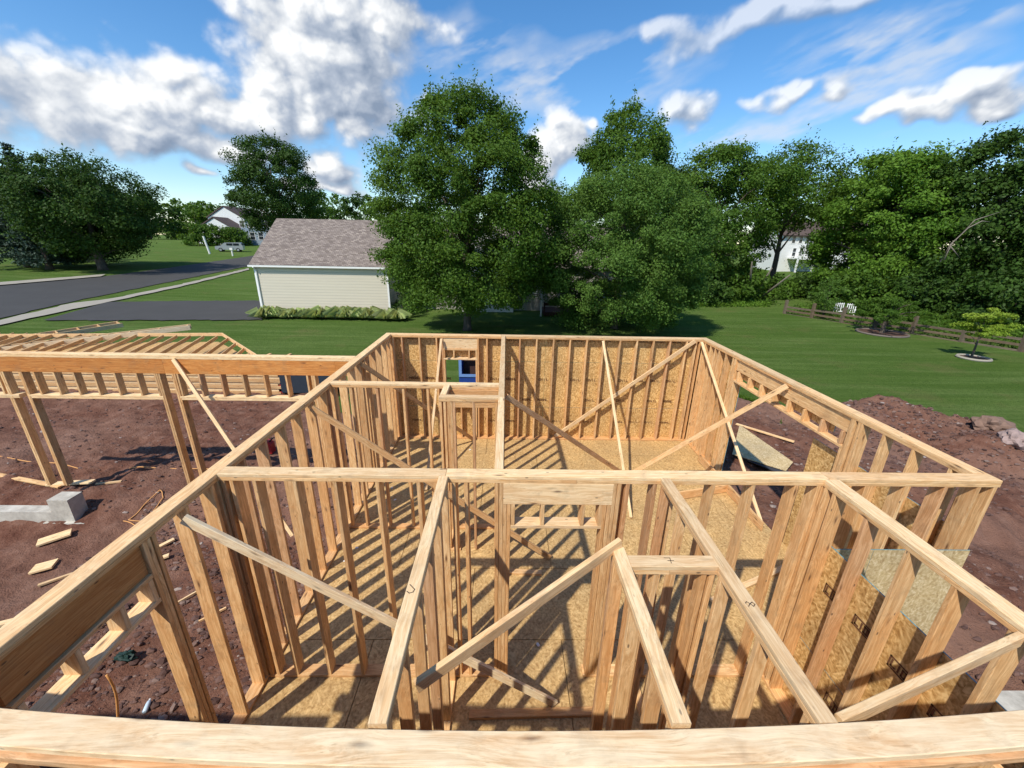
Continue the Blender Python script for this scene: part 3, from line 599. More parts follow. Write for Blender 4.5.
# bottle, can, bag
q=at(147,706,Z=-.6); z=sz(q.x,q.y)
BSC=.75
p=thing('water_bottle','clear water bottle lying on the stony soil','bottle',(q.x,q.y,z+.045))
m=MB(); m.tube([(0,-.10,0),(0,-.095,0),(0,.04,0),(0,.075,0),(0,.095,0)],[.02,.034,.034,.028,.014],12); o=m.build('bottle_body',plain('pale_blue_plastic',(.55,.68,.78),.15,spec=.6),p,True); o.location=(0,0,0)
m=MB(); m.tube([(0,.095,0),(0,.118,0)],[.016,.016],10); o=m.build('cap',WHITE,p); o.location=(0,0,0)
for c in p.children: c.rotation_euler=(0,0,R(20)); c.scale=(BSC,)*3
q=at(125,655,Z=-.6); m=MB()
for i in range(7): m.add([(lambda v:(q.x+random.uniform(-.1,.1)+v.x*.09,q.y+v.y*.07,sz(q.x,q.y)+.06+v.z*.07))(v*random.uniform(.7,1.2)) for v in iv],if_)
tag(m.build('crumpled_tarp',plain('dark_green_tarp',(.012,.035,.028),.6)),'crumpled dark green tarp on soil below the left header','tarp')
q=at(268,455,Z=-.4); z=sz(q.x,q.y)
RED=plain('red_plastic',(.45,.03,.03),.35)
p=thing('fuel_can','red fuel can standing on soil behind the left wall studs','fuel can',(q.x,q.y,z))
m=MB(); m.prism([(-.17,0),(.17,0),(.17,.25),(.08,.32),(-.12,.32),(-.17,.27)],-.1,.1,'y'); o=m.build('can_body',RED,p); o.location=(0,0,0)
m=MB(); m.tube([(.1,0,.28),(.2,0,.40),(.26,0,.42)],[.02,.015,.012],8); o=m.build('spout',plain('black_plastic',(.02,.02,.02),.4),p); o.location=(0,0,0)
m=MB(); m.tube([(-.1,0,.31),(-.08,0,.37),(.03,0,.37),(.05,0,.31)],.014,8); o=m.build('handle',RED,p); o.location=(0,0,0)
# blue bin behind the back window, dark trailer boxes
BLUE=plain('blue_plastic',(.02,.055,.25),.45)
p=thing('blue_skip','open blue bin standing behind the back wall window opening','bin',(-.9,14.4,-.45))
m=MB(); w,d,h=1.5,1.1,1.5; m.box((-w/2,-d/2,.12),(w/2,-d/2+.04,.75)); m.box((-w/2,-d/2,.75),(-w/2+.12,-d/2+.05,h)); m.box((w/2-.12,-d/2,.75),(w/2,-d/2+.05,h)); m.box((-w/2,-d/2-.002,h),(w/2,-d/2+.06,h+.1)); m.box((-w/2,d/2-.04,.12),(w/2,d/2,h)); m.box((-w/2,-d/2+.05,.12),(-w/2+.04,d/2-.04,h)); m.box((w/2-.04,-d/2+.05,.12),(w/2,d/2-.04,h)); m.box((-w/2+.04,-d/2+.04,.12),(w/2-.04,d/2-.04,.16)); o=m.build('bin_body',BLUE,p); o.location=(0,0,0)
m=MB(); m.box((-w/2,-d/2-.03,.72),(w/2,-d/2-.003,.82)); m.box((-w/2,-d/2-.03,.82),(-w/2+.1,-d/2-.003,h)); o=m.build('rim',plain('pale_blue',(.16,.28,.55),.5),p); o.location=(0,0,0)
m=MB(); m.box((-w/2+.13,-d/2+.3,.2),(w/2-.13,-d/2+.35,h)); o=m.build('dark_infill',plain('dark_brown_board',(.06,.03,.025),.9),p); o.location=(0,0,0)  # dark board set inside, giving the bin its dark interior
RUBB=plain('black_rubber',(.015,.015,.015),.7)
for x in (-.6,.6):
    for y in (-.4,.4): m=MB(); m.tube([(x-.03,y,.07),(x+.03,y,.07)],.07,10); o=m.build('wheel',RUBB,p); o.location=(0,0,0)
p=thing('generator','dark generator with a red cover beside the panel stack','generator',(-7.0,13.9,-.45))
m=MB(); m.prism([(-.9,.15),(.9,.15),(.9,1.05),(.8,1.15),(-.8,1.15),(-.9,1.05)],-.4,.4,'y'); o=m.build('housing',plain('dark_slate_metal',(.03,.04,.055),.4),p); o.location=(0,0,0)
m=MB(); m.box((-1.02,-.35,.1),(-.905,.3,.45)); o=m.build('cover',RED,p); o.location=(0,0,0)
for k_ in (-.85,.7): m=MB(); m.box((k_,-.3,0),(k_+.15,.3,.15)); o=m.build('skid',RUBB,p); o.location=(0,0,0)
# --- stack of wall panels behind the garage
p=thing('panel_stack','stack of prefabricated wall panels lying on the ground behind the garage','lumber stack',(-12,14,-.4))
z=-.40
for k in range(8):
    h=.115; hboard('panel_layer',p,'x',-22.1+.12*(k%3),-7.95+.1*((k*2)%3),13.52+.03*(k%2),13.66,z,z+h-.012,WT if k%2 else W); z+=h
m=MB()
for i in range(12): m.box((-17.9+i*.82,13.67,-.4),(-17.8+i*.82,16.2,z-.13))
m.build('panel_filling',W,p,M=Matrix.Translation((0,0,0)))
zt=z
m=MB(); m.prism([(-21.9,13.75),(-8.3,13.75),(-12.6,17.5),(-23.2,16.5)],zt-.02,zt-.008,'z'); m.build('backing_sheet',OSBF,p,M=Matrix.Identity(4))
q=thing('framed_panel','framed panel with open studs lying flat on top of the panel stack','wall panel',(-13,15,zt),'wall panels behind the garage')
A=Vector((-22.0,13.6,zt+.075)); B=Vector((-8.1,13.6,zt+.075)); C_=Vector((-23.5,16.6,zt+.28)); D_=Vector((-12.5,17.7,zt+.28))
board('panel_plate',A,B,.14,T,q,WT,(0,0,1)); board('panel_plate',C_,D_,.14,T,q,WT,(0,0,1)); board('panel_plate',D_,B+Vector((0,.05,0)),.14,T,q,WT,(0,0,1))
for i in range(24):
    x=-21.8+i*.57; f_=B.lerp(D_,1); y1=17.3
    a=Vector((x,13.64,zt+.075)); t=1.0
    dx=-.85
    # clip against the slanted right plate
    for s_ in np.linspace(0,1,41):
        qx,qy=x+dx*s_,13.64+(17.2-13.64)*s_
        lim=B.x+(D_.x-B.x)*(qy-13.6)/(D_.y-13.6)
        if qx>lim-.03: break
        t=s_
    if t>.1: board('panel_stud',a,a+Vector((dx*t,3.56*t,.2*t)),.13,T,q,W,(0,0,1))
for k,(A_,B_,lab) in enumerate((((-20.5,14.6,.55),(-14.3,18.3,.95),'long grey panel leaning on the stack, its end in the air'),((-21.5,15.6,.45),(-18.5,19.6,.75),'second slanted panel at the left end of the stack'))):
    A_,B_=Vector(A_),Vector(B_); q=thing('framed_panel',lab,'wall panel',A_,'wall panels behind the garage'); n_=(B_-A_).cross(Vector((0,0,1))).normalized()*(.75 if k else .4)
    board('panel_plate',A_,B_,.2,T,q,WT if k else WF,(0,0,1)); board('panel_plate',A_-n_,B_-n_,.2,T,q,WT,(0,0,1))
    for i in range(8): c0=A_.lerp(B_,i/7*.98+.005); board('panel_stud',c0-n_*.03,c0-n_*.96,.18,T,q,W,(0,0,1))
# ------------------------------------------------------------------ neighbour garage and houses
def gable_roof(p,x0,x1,y0,y1,ze,zr,oh=.35,th=.14,mat=SHIN,axis='x'):
    """two slabs; local coordinates make the shingle courses run along the slope"""
    if axis=='x': ym=(y0+y1)/2; sides=(((x0-oh,x1+oh),(y0-oh*1.1),ym,1),((x0-oh,x1+oh),(y1+oh*1.1),ym,-1))
    else: ym=(x0+x1)/2; sides=(((y0-oh,y1+oh),(x0-oh*1.1),ym,1),((y0-oh,y1+oh),(x1+oh*1.1),ym,-1))
    for (a,b),e,r_,s in sides:
        sl=(zr-ze)/abs(ym-(y0 if axis=='x' else x0)); zee=ze-sl*oh*1.1; run=abs(r_-e); L=math.hypot(run,zr-zee); 
        if axis=='x':
            u=Vector((1,0,0)); v=Vector((0,(r_-e)/L,(zr-zee)/L)); o_=Vector(((a+b)/2,e,zee))
        else:
            u=Vector((0,1,0)); v=Vector(((r_-e)/L,0,(zr-zee)/L)); o_=Vector((e,(a+b)/2,zee))
        w=u.cross(v); m=MB(); hw=(b-a)/2; up_=1 if w.z>0 else -1
        m.box((-hw,0,0 if up_>0 else -th),(hw,L,th if up_>0 else 0))
        M=Matrix(((u.x,v.x,w.x,o_.x),(u.y,v.y,w.y,o_.y),(u.z,v.z,w.z,o_.z),(0,0,0,1))); m.build('roof',mat,p,M=M)
def gable_walls(p,x0,x1,y0,y1,z0,ze,zr,mat,axis='x'):
    m=MB()
    if axis=='x': ym=(y0+y1)/2; m.prism([(y0,z0),(y1,z0),(y1,ze),(ym,zr-.02),(y0,ze)],x0,x1,'x')
    else: ym=(x0+x1)/2; m.prism([(x0,z0),(x1,z0),(x1,ze),(ym,zr-.02),(x0,ze)],y0,y1,'y')
    return m.build('wall',mat,p,M=Matrix.Identity(4))
def window(p,x,y,z,w,h,n=(0,-1,0),fr=WHITE):  # glazed window with its frame
    n=Vector(n); u=Vector((-n.y,n.x,0)); M=Matrix(((u.x,n.x,0,x),(u.y,n.y,0,y),(0,0,1,z),(0,0,0,1)))
    m=MB(); e=.09
    m.box((-w/2-e,0,-e),(w/2+e,.05,0));m.box((-w/2-e,0,h),(w/2+e,.05,h+e));m.box((-w/2-e,0,0),(-w/2,.05,h));m.box((w/2,0,0),(w/2+e,.05,h));m.box((-w/2,.0,h/2-.03),(w/2,.04,h/2+.03))
    f=m.build('window',fr,p,M=M); g=MB(); g.box((-w/2,.004,0),(w/2,.02,h)); o=g.build('pane',GLASS); o.parent=f
p=thing('neighbour_garage','cream sided garage with brown shingle roof beside the driveway','garage',(-13,29.5,-.45))
gx0,gx1,gy0,gy1=-17.62,-8.35,29.5,38.4
gable_walls(p,gx0,gx1,gy0,gy1,-.4,3.05,6.1,SID); gable_roof(p,gx0,gx1,gy0,gy1,3.12,6.17,.18,.1)
m=MB(); m.box((gx0-.24,gy0-.30,2.92),(gx1+.24,gy0-.22,3.04)); m.build('gutter',WHITE,p,M=Matrix.Identity(4))
m=MB(); m.tube([(gx0+.12,gy0-.30,2.92),(gx0+.14,gy0-.05,2.7),(gx0+.14,gy0-.05,-.3)],.05,8); m.build('downpipe',WHITE,p,M=Matrix.Identity(4))
for a_,b_ in ((gx0-.02,gx0+.10),(gx1-.10,gx1+.02)): m=MB(); m.box((a_,gy0-.02,-.4),(b_,gy0-.002,2.95)); m.build('corner_trim',WHITE,p,M=Matrix.Identity(4))
m=MB(); m.box((gx0-.03,gy0-.03,-.6),(gx1+.03,gy0+.2,-.38)); m.build('plinth',CONC,p,M=Matrix.Identity(4))
p=thing('neighbour_house','grey sided house mostly hidden behind the two round trees','house',(0,36,-.45))
gable_walls(p,-8.2,9.5,33.6,43,-.5,3.0,6.0,SIDN); gable_roof(p,-8.2,9.5,33.6,43,3.07,6.07,.3,.12,SHIN)
gable_walls(p,-3.5,.6,32.6,36,-.5,4.6,5.9,SIDW,'y'); gable_roof(p,-3.5,.6,32.6,36.5,4.66,5.96,.2,.1,SHIND,'y')
for x in (-6.9,-5.0,2.0): window(p,x,33.59,1.0,.9,1.1)
window(p,-1.4,32.59,1.0,1.0,1.2)
m=MB(); m.box((2.9,30.9,-.4),(8.6,33.58,-.15)); m.box((2.9,30.9,.35),(8.6,30.96,.55)); 
for x in (2.95,4.4,5.8,7.2,8.55): m.box((x-.05,30.9,-.15),(x+.05,30.98,.6))
m.build('deck',plain('dark_stained_deck',(.075,.035,.028),.8),p,M=Matrix.Identity(4))
m=MB(); m.tube([(2.7,30.8,-.45),(2.7,30.8,2.6)],.06,8); m.build('porch_post',WHITE,p,M=Matrix.Identity(4))
# white house on the street
c=at(230,240,Y=108); z0=gz(c.x,c.y)
p=thing('white_house','white gabled house with dark roofs beyond the street','house',(c.x,c.y,z0))
X=c.x; Yh=108
xa=at(206,210,Y=Yh).x; xb=at(242,210,Y=Yh).x; zp=at(221,207,Y=Yh).z; ze=at(208,218,Y=Yh).z
gable_walls(p,xa,xb,Yh,Yh+14,z0-1,ze,zp,SIDW,'y'); gable_roof(p,xa,xb,Yh,Yh+14,ze+.1,zp+.1,.18,.25,SHIND,'y')
xa2=at(196,230,Y=Yh-5).x; xb2=at(236,230,Y=Yh-5).x; zp2=at(216,218,Y=Yh-5).z; ze2=at(198,230,Y=Yh-5).z
gable_walls(p,xa2,xb2,Yh-5,Yh-.02,z0-1,ze2,zp2,SIDW,'y'); gable_roof(p,xa2,xb2,Yh-5,Yh+3,ze2+.1,zp2+.1,.18,.25,SHIND,'y')
m=MB(); m.box((xb2,Yh-3,z0-1),(xb+9,Yh+8,ze-1)); m.build('side_wing',SIDB,p,M=Matrix.Identity(4))
for i in range(4): window(p,xb+1.2+i*2.0,Yh-3.01,z0+1.0,1.1,1.6); window(p,xb+1.2+i*2.0,Yh-3.01,z0+3.8,1.1,1.4)
# distant white house behind the right-hand trees
Yh=66; a=at(792,232,Y=Yh); b=at(826,270,Y=Yh); z0=gz(a.x,Yh)
p=thing('distant_house','pale two storey house with a railed balcony seen through a gap in the trees','house',(a.x,Yh,z0))
gable_walls(p,a.x-1,b.x+8,Yh,Yh+9,z0-1,at(800,236,Y=Yh).z,at(800,222,Y=Yh).z,SIDW); gable_roof(p,a.x-1,b.x+8,Yh,Yh+9,at(800,236,Y=Yh).z+.1,at(800,222,Y=Yh).z+.1,.4,.2,plain('red_brown_roof',(.10,.07,.055),.9))
for px in (793,800,807,816,826): 
    for py in (243,256): q=at(px,py,Y=Yh); window(p,q.x,Yh-.01,q.z,.5,1.15)
zd=at(800,258,Y=Yh-2.5).z; m=MB(); x0,x1=at(798,258,Y=Yh-2.5).x,at(832,258,Y=Yh-2.5).x
m.box((x0,Yh-2.5,zd-.2),(x1,Yh-.02,zd)); m.box((x0,Yh-2.5,zd+.95),(x1,Yh-2.42,zd+1.03)); 
for i in range(28): xx=x0+(x1-x0)*i/27; m.box((xx-.03,Yh-2.48,zd),(xx+.03,Yh-2.44,zd+.95))
for xx in (x0+.1,(x0+x1)/2,x1-.1): m.box((xx-.1,Yh-2.5,z0),(xx+.1,Yh-2.3,zd-.2))
m.build('balcony',WHITE,p,M=Matrix.Identity(4))
# car
def car():
    q=on(231,251.5); p=thing('parked_car','silver estate car parked on the far street','car',(q.x,q.y,q.z)); CARP=plain('silver_paint',(.55,.57,.60),.25,.4,.5,.02); TIN=plain('tinted_glass',(.02,.025,.03),.1,spec=.6); RUB=plain('tyre_rubber',(.015,.015,.015),.8)
    prof=[(-2.3,.35),(2.25,.35),(2.35,.6),(2.3,.95),(1.35,1.08),(.65,1.62),(-1.9,1.68),(-2.3,1.1)]
    m=MB(); m.prism(prof,-.88,.88,'y'); parts=[m.build('body',CARP,p)]
    m=MB(); 
    for s in (-1,1): m.box((-1.75,s*.885,1.12),(-.75,s*.90,1.52)); m.box((-.65,s*.885,1.12),(.35,s*.90,1.52))
    m.add([(1.28,-.75,1.13),(1.28,.75,1.13),(.72,.7,1.60),(.72,-.7,1.60)],[(0,1,2,3)]); m.v=[(x+.012 if x>.6 else x,y,z_+.012 if x>.6 else z_) for x,y,z_ in m.v]; m.box((-2.31,-.7,1.15),(-2.12,.7,1.55)); parts.append(m.build('window',TIN,p))
    for x in (-1.45,1.45):
        for s in (-1,1):
            m=MB(); m.tube([(x,s*.72,.33),(x,s*.92,.33)],.34,16); w=m.build('wheel',RUB,p); parts.append(w)
            m=MB(); m.tube([(x,s*.921,.33),(x,s*.935,.33)],.2,12); r_=m.build('rim',CARP); r_.parent=w
    for s in (-.6,.6): m=MB(); m.box((2.26,s-.15,.68),(2.36,s+.15,.82)); parts.append(m.build('headlight',WHITE,p))
    for o in parts: o.location=(0,0,0)
    p.rotation_euler=(0,0,R(200)); return p
car()
q=on(210,254); m=MB(); m.tube([(0,0,0),(-.5,0,3.0)],.17,8); o=m.build('leaning_post',WHITE); o.location=q; tag(o,'tall white post leaning by the far street corner','post')
q=on(233,256); m=MB(); m.tube([(0,0,0),(0,0,1.0)],.14,8); m.box((-.25,-.2,1.0),(.25,.25,1.35)); o=m.build('mailbox',WHITE); o.location=q; tag(o,'small white mailbox by the street in front of the silver car','mailbox')
# --- split rail fence
p=thing('split_rail_fence','grey split rail fence running along the right lawn edge','fence',(24,34,-.45))
fp=[Vector((23.3,33.5,-.45)),Vector((25.3,29.9,-.45)),Vector((27.2,26.3,-.45)),Vector((29.3,21.9,-.45)),Vector((31.2,18.0,-.45)),Vector((33.2,14.0,-.45))]
pts=[]
for a,b in zip(fp[:-1],fp[1:]):
    n=2
    for i in range(n): pts.append(a.lerp(b,i/n))
for q in pts: m=MB(); m.box((q.x-.09,q.y-.09,-.6),(q.x+.09,q.y+.09,.75)); m.build('post',WG,p,M=Matrix.Identity(4))
for a,b in zip(pts[:-1],pts[1:]):
    for z in (-.05,.28,.6): board('rail',a+Vector((0,0,z+.45-.4+random.uniform(-.03,.03))),b+Vector((0,0,z+.45-.4+random.uniform(-.03,.03))),.14,.07,p,WG,(0,0,1))
# white garden seats
def seat(px,py,rz,label):
    q=on(px,py); p=thing('garden_chair',label,'chair',(q.x,q.y,q.z),'white chairs by the fence'); ps=[]
    m=MB(); 
    for i in range(5): m.box((-.3,-.25+i*.11,.40),(.3,-.16+i*.11,.43))
    ps.append(m.build('seat',WHITE,p)); m=MB()
    for i in range(5): m.box((-.28+i*.13,.27+0,.42),(-.23+i*.13,.31,1.05))
    m.box((-.3,.265,.95),(.3,.262,1.0)); ps.append(m.build('backrest',WHITE,p))
    for x in (-.3,.3):
        for y in (-.25,.25): m=MB(); m.box((x-.035,y-.035,0),(x+.035,y+.035,.60 if y<0 else .5)); ps.append(m.build('leg',WHITE,p))
        m=MB(); m.box((x-.06,-.32,.60),(x+.06,.3,.635)); ps.append(m.build('armrest',WHITE,p))
    for o in ps: o.location=(0,0,0)
    p.rotation_euler=(0,0,R(rz))
seat(838,316.5,-20,'white slatted garden chair on the left, by the fence'); seat(848,317.5,-45,'white slatted garden chair on the right, by the fence')
# ------------------------------------------------------------------ vegetation
def quads(name,C,N,Sz,mat,parent=None,aspect=.6,loc=(0,0,0)):
    """many leaf faces: centres C, normals N, sizes Sz"""
    n=len(C); N=N/np.linalg.norm(N,axis=1,keepdims=True); a=np.cross(N,rng.normal(size=(n,3))); a/=np.linalg.norm(a,axis=1,keepdims=True)+1e-9; b=np.cross(N,a)
    s=Sz[:,None]; V=np.stack([C-a*s,C-b*s*aspect+N*s*.12,C+a*s,C+b*s*aspect+N*s*.12],1).reshape(-1,3).astype(np.float32)
    me=bpy.data.meshes.new(name); me.vertices.add(4*n); me.vertices.foreach_set('co',V.ravel()); me.loops.add(4*n); me.polygons.add(n)
    me.loops.foreach_set('vertex_index',np.arange(4*n,dtype=np.int32)); me.polygons.foreach_set('loop_start',np.arange(0,4*n,4,dtype=np.int32)); me.polygons.foreach_set('loop_total',np.full(n,4,dtype=np.int32)); me.update()
    me.materials.append(mat); o=bpy.data.objects.new(name,me); COL.objects.link(o)
    if parent is not None: o.parent=parent
    o.location=loc; return o
def crown_points(ncl,n,prof,H,Rm,z0,rc,lump=.18,shell=.62,flat=.7,seed=0,squash=1.0):
    """clump centres spread through a crown envelope, then leaves round each clump"""
    r_=np.random.default_rng(seed); C=[]
    ph=r_.uniform(0,6.28,6)
    while len(C)<ncl:
        t=r_.random(); th=r_.uniform(0,6.283); R_=prof(t)*Rm
        if r_.random()>R_/Rm+.08: continue
        R_*=1+lump*(math.sin(th*2+ph[0]+t*5)*.5+math.sin(th*3+ph[1]-t*9)*.5+math.sin(th*5+ph[2]+t*14)*.4)
        q=(shell+(1-shell)*r_.random()**.6) if r_.random()<.82 else r_.random()*shell
        C.append((math.cos(th)*R_*q,math.sin(th)*R_*q*squash,z0+H*t))
    C=np.array(C); k=r_.integers(0,ncl,n); rad=rc*(.55+.9*r_.random(ncl))[k]
    d=r_.normal(size=(n,3)); d/=np.linalg.norm(d,axis=1,keepdims=True); rr=r_.random(n)**.5
    off=d*(rr*rad)[:,None]; off[:,2]*=flat; P_=C[k]+off
    cen=np.array([0,0,z0+H*.45]); out=(P_-cen); out/=np.linalg.norm(out,axis=1,keepdims=True)+1e-6
    Nn=out*.5+d*.35+r_.normal(size=(n,3))*.65; Nn[:,2]+=.35
    return C,P_,Nn
def trunk_mesh(h,r0,C,z0,H,nl=12,seed=0,lean=(0,0),mat=BARK,parent=None,name='trunk',fork=.5):
    r_=random.Random(seed); m=MB(); top=Vector((lean[0],lean[1],z0+H*.75)); pts=[Vector((lean[0]*t*t,lean[1]*t*t,top.z*t))+Vector((r_.uniform(-1,1)*r0*.3*(t>0),r_.uniform(-1,1)*r0*.3*(t>0),0)) for t in (0,.03,.12,.3,.5,.75,1)]
    m.tube(pts,[r0*1.5,r0*1.12,r0,r0*.85,r0*.62,r0*.35,r0*.1],10)
    for i in range(nl):
        c=Vector(C[r_.randrange(len(C))]); t=max(.12,min(.85,(c.z*.6)/max(.1,top.z))); a=Vector((lean[0]*t*t,lean[1]*t*t,top.z*t)); mid=a.lerp(c,.5)+Vector((0,0,(c-a).length*.10))
        m.tube([a,a.lerp(mid,.5),mid,c],[r0*.42*(1-t*.5),r0*.32,r0*.2,r0*.05],6)
    return m.build(name,mat,parent,True)
def tree(name,label,x,y,H,Rm,z0,mat,prof,n=20000,ncl=150,rc=.9,leaf=.12,r0=.22,seed=1,trunk=True,lump=.18,flat=.7,cat='tree',group=None,nl=14,shell=.62,squash=1.0,bark=BARK,lean=(0,0),z=None,sprigs=0):
    zz=gz(x,y) if z is None else z
    p=thing(name,label,cat,(x,y,zz),group)
    C,P_,N=crown_points(ncl,n,prof,H,Rm,z0,rc,lump,shell,flat,seed,squash)
    r_=np.random.default_rng(seed+99)
    if sprigs:                       # thin shoots that stick out past the outline
        i=r_.integers(0,ncl,sprigs); base=C[i]; o_=base-np.array([0,0,z0+H*.35]); o_/=np.linalg.norm(o_,axis=1,keepdims=True); o_+=np.array([0,0,.5]); L=rc*(.6+r_.random(sprigs)*.6)
        k=10; tt=np.linspace(.3,1,k); SP=(base[:,None,:]+o_[:,None,:]*(L[:,None]*tt)[:,:,None]).reshape(-1,3)+r_.normal(size=(sprigs*k,3))*rc*.09
        P_=np.concatenate([P_,SP]); N=np.concatenate([N,r_.normal(size=(len(SP),3))+np.array([0,0,.4])])
    s=leaf*(.6+.8*r_.random(len(P_)))
    quads('crown',P_,N,s,mat,p)
    if trunk:
        o=trunk_mesh(0,r0,C,z0,H,nl,seed,lean,bark,p); o.location=(0,0,0)
    return p
oval=lambda t:(max(0,1-abs((t-.42)/.60)**2.7))**.62
rnd_=lambda t:math.sqrt(max(0,1-((t-.45)/.56)**2))
cone=lambda t:(1-t)**.9*.95+.04
umb=lambda t:(max(0,1-((t-.30)/.72)**2))**.5
tg='two round trees behind the house'
tree('round_tree','tall oval tree in front of the neighbour house, right of the garage',-2.4,25.3,10.7,5.0,1.75,LF,oval,200000,430,.80,.066,.22,3,sprigs=260,lump=.07,group=tg)
tree('round_tree','lower rounder tree right of the tall oval one, grey green leaves',7.2,26.4,8.8,5.3,.6,LFG,rnd_,180000,450,.72,.062,.20,5,sprigs=260,lump=.035,group=tg)
tree('tall_tree','open crowned tall tree rising behind the lower round tree',13.3,50,14.6,5.4,3.6,LF,oval,50000,200,1.15,.135,.35,8,sprigs=120,lump=.22)
tree('lawn_tree','dark oval tree rising above the left end of the garage roof',-39.0,75,13.6,6.9,4.6,LFD,rnd_,50000,210,1.4,.15,.4,11,sprigs=110,lump=.10)
lg='dark trees across the street'
q=on(103,270)
tree('shade_tree','broad dark tree with its trunk beside the street, far side of the road',q.x,q.y,9.8,6.6,2.2,LFD,rnd_,52000,230,1.3,.12,.38,12,sprigs=100,lump=.15,group=lg,z=q.z)
tree('shade_tree','dark tree just left of the broad one, above the bushy conifer',q.x-2.9,q.y+3.2,9.0,4.8,1.2,LFD,rnd_,50000,220,1.3,.12,.34,13,sprigs=90,lump=.15,group=lg)
tree('blue_spruce','blue green spruce at the left edge of the photo',-55.6,49.5,12.8,3.4,.6,LFS,cone,16000,260,.8,.14,.3,14,flat=.35,shell=.7,nl=0)
tree('blue_spruce','narrow spruce next to the left edge spruce',-52.6,49.0,12.2,2.4,.6,LFS,cone,13000,220,.7,.14,.3,15,flat=.35,shell=.7,nl=0)
q=on(52,262); tree('bushy_conifer','low wide dark conifer under the dark shade trees',q.x,q.y+2,4.6,4.6,.2,LFS,umb,12000,130,.7,.10,.2,16,nl=3)
# right-hand tree belt
rg='tall trees along the right fence'
RT=[('wide bright green tree left of the gap that shows the distant house',20.8,43,12.4,5.6,1.4,LF,21,20000),('darker tree behind, immediately right of the lower round tree',17.5,47,11.2,4.6,1.5,LFD,22,14000),
('tree with an airy top above the gap in the belt',29.6,46,7.6,4.6,7.1,LF,23,9000),('brightest green tree in the right belt',34.4,39,11.6,4.9,1.6,LFB,24,24000),
('dark tree with drooping limbs near the right edge',39.2,34.5,11.6,5.4,2.0,LFD,25,22000),('dark tree at the right edge of the photo',45,33,12.6,6.5,1.2,LF,26,18000),
('tree half hidden between the brightest and the darkest tree',38.0,44,12.0,5.2,2.0,LF,27,12000),('dark leafy tree filling the far right corner',47,26,12.5,6.5,1.0,LFD,28,14000)]
for lab,x,y,H,Rm,z0,mt,sd,n in RT: tree('belt_tree',lab,x,y,H,Rm,z0,mt,rnd_ if sd%2 else oval,int(n*2.6),230,1.25,.118,.3,sd,sprigs=45,lump=.24,group=rg,flat=.55,z=-.3)
ug='shrubs under the right tree belt'
for i,(x,y,H,Rm,mt,lab) in enumerate([(18.5,39.5,3.2,3.0,LFD,'low shrub right of the round tree'),(22.8,40.5,3.4,3.0,LF,'shrub below the leaning stems'),(28.0,43.5,2.2,3.4,LF,'shrub in front of the distant house'),(32.5,41.0,3.0,3.0,LFD,'shrub right of the distant house'),
    (30.5,35.0,3.2,2.6,LF,'shrub behind the white chairs'),(34.5,33.0,3.8,3.2,LFD,'shrub behind the umbrella shaped tree'),(35.0,27.5,4.4,3.4,LFD,'shrub between the two small lawn trees'),(36.5,22.0,4.6,3.6,LFD,'shrub behind the small yellow green tree'),(40,28,6,4.5,LFD,'tall shrub deep in the right shade'),(38.5,16.5,5,4,LFD,'shrub at the right edge behind the fence')]):
    tree('shrub',lab,x,y,H,Rm,.1,mt,umb,9000,90,.8,.13,.1,60+i,cat='shrub',group=ug,nl=3,z=-.45,sprigs=60)
# small lawn trees
tree('umbrella_tree','low umbrella shaped tree on the right lawn with a mulch ring',25.3,26.4,1.35,1.95,.95,LF,umb,13000,70,.28,.045,.13,31,lump=.3,nl=9,flat=.5,shell=.3,cat='small tree',lean=(.25,0))
tree('young_tree','small yellow green tree on the right lawn, thin forked trunk in a stone ring',24.55,20.2,1.4,1.15,1.15,LFY,rnd_,9000,42,.24,.045,.05,37,lump=.35,nl=7,flat=.45,shell=.3,cat='small tree',lean=(-.1,0))
q=on(822,318); tree('young_tree','thin feathery sapling just left of the white chairs',q.x,q.y,2.6,.9,.5,LFG,oval,3000,50,.28,.05,.05,34,nl=5,cat='small tree')
def ring(x,y,r_,lab,mat):
    m=MB(); m.tube([(x+math.cos(a)*r_,y+math.sin(a)*r_,-.43) for a in np.linspace(0,6.283,25)],.07,6,cap=False); m.add([(x+math.cos(a)*r_,y+math.sin(a)*r_,-.425) for a in np.linspace(0,6.283,25)[:-1]],[tuple(range(24))],1)
    tag(m.build('mulch_ring',[mat,plain('brown_mulch',(.09,.05,.035),.95)]),lab,'tree ring')
ring(24.7,20.2,.62,'pale stone ring round the yellow green tree',WALK); ring(25.3,26.4,1.35,'dark mulch ring round the umbrella shaped tree',plain('dark_stone_edge',(.16,.13,.11),.9))
# leaning stems and dead branches in the belt
for i,(a,b,lab) in enumerate([(on(746,300),at(752,262,Y=36.5),'upright pale stem at the foot of the belt'),(on(750,301),at(772,268,Y=36.5),'leaning pale stem right of the upright one'),(on(757,301),at(790,275,Y=36),'lowest leaning stem nearest the fence')]):
    m=MB(); m.tube([a,a.lerp(b,.5)+Vector((.1,0,.1)),b],[.13,.10,.05],8); tag(m.build('bare_sapling',BARKP,smooth=True),lab,'sapling','bare saplings in the belt')
for i,(pts_,lab) in enumerate([(((940,262),(950,245),(968,228),(982,221),(990,222)),'curved bare branch hanging in the dark tree'),(((944,260),(952,243),(975,220),(1000,212)),'upper bare branch of the dark tree'),(((950,246),(955,252),(960,258)),'short forked twig below the bare branches')]):
    m=MB(); P_=[at(u,v,Y=29.5) for u,v in pts_]; m.tube(P_,[.045]+[.035]*(len(P_)-2)+[.012],6); tag(m.build('bare_branch',BARKP,smooth=True),lab,'dead branch')
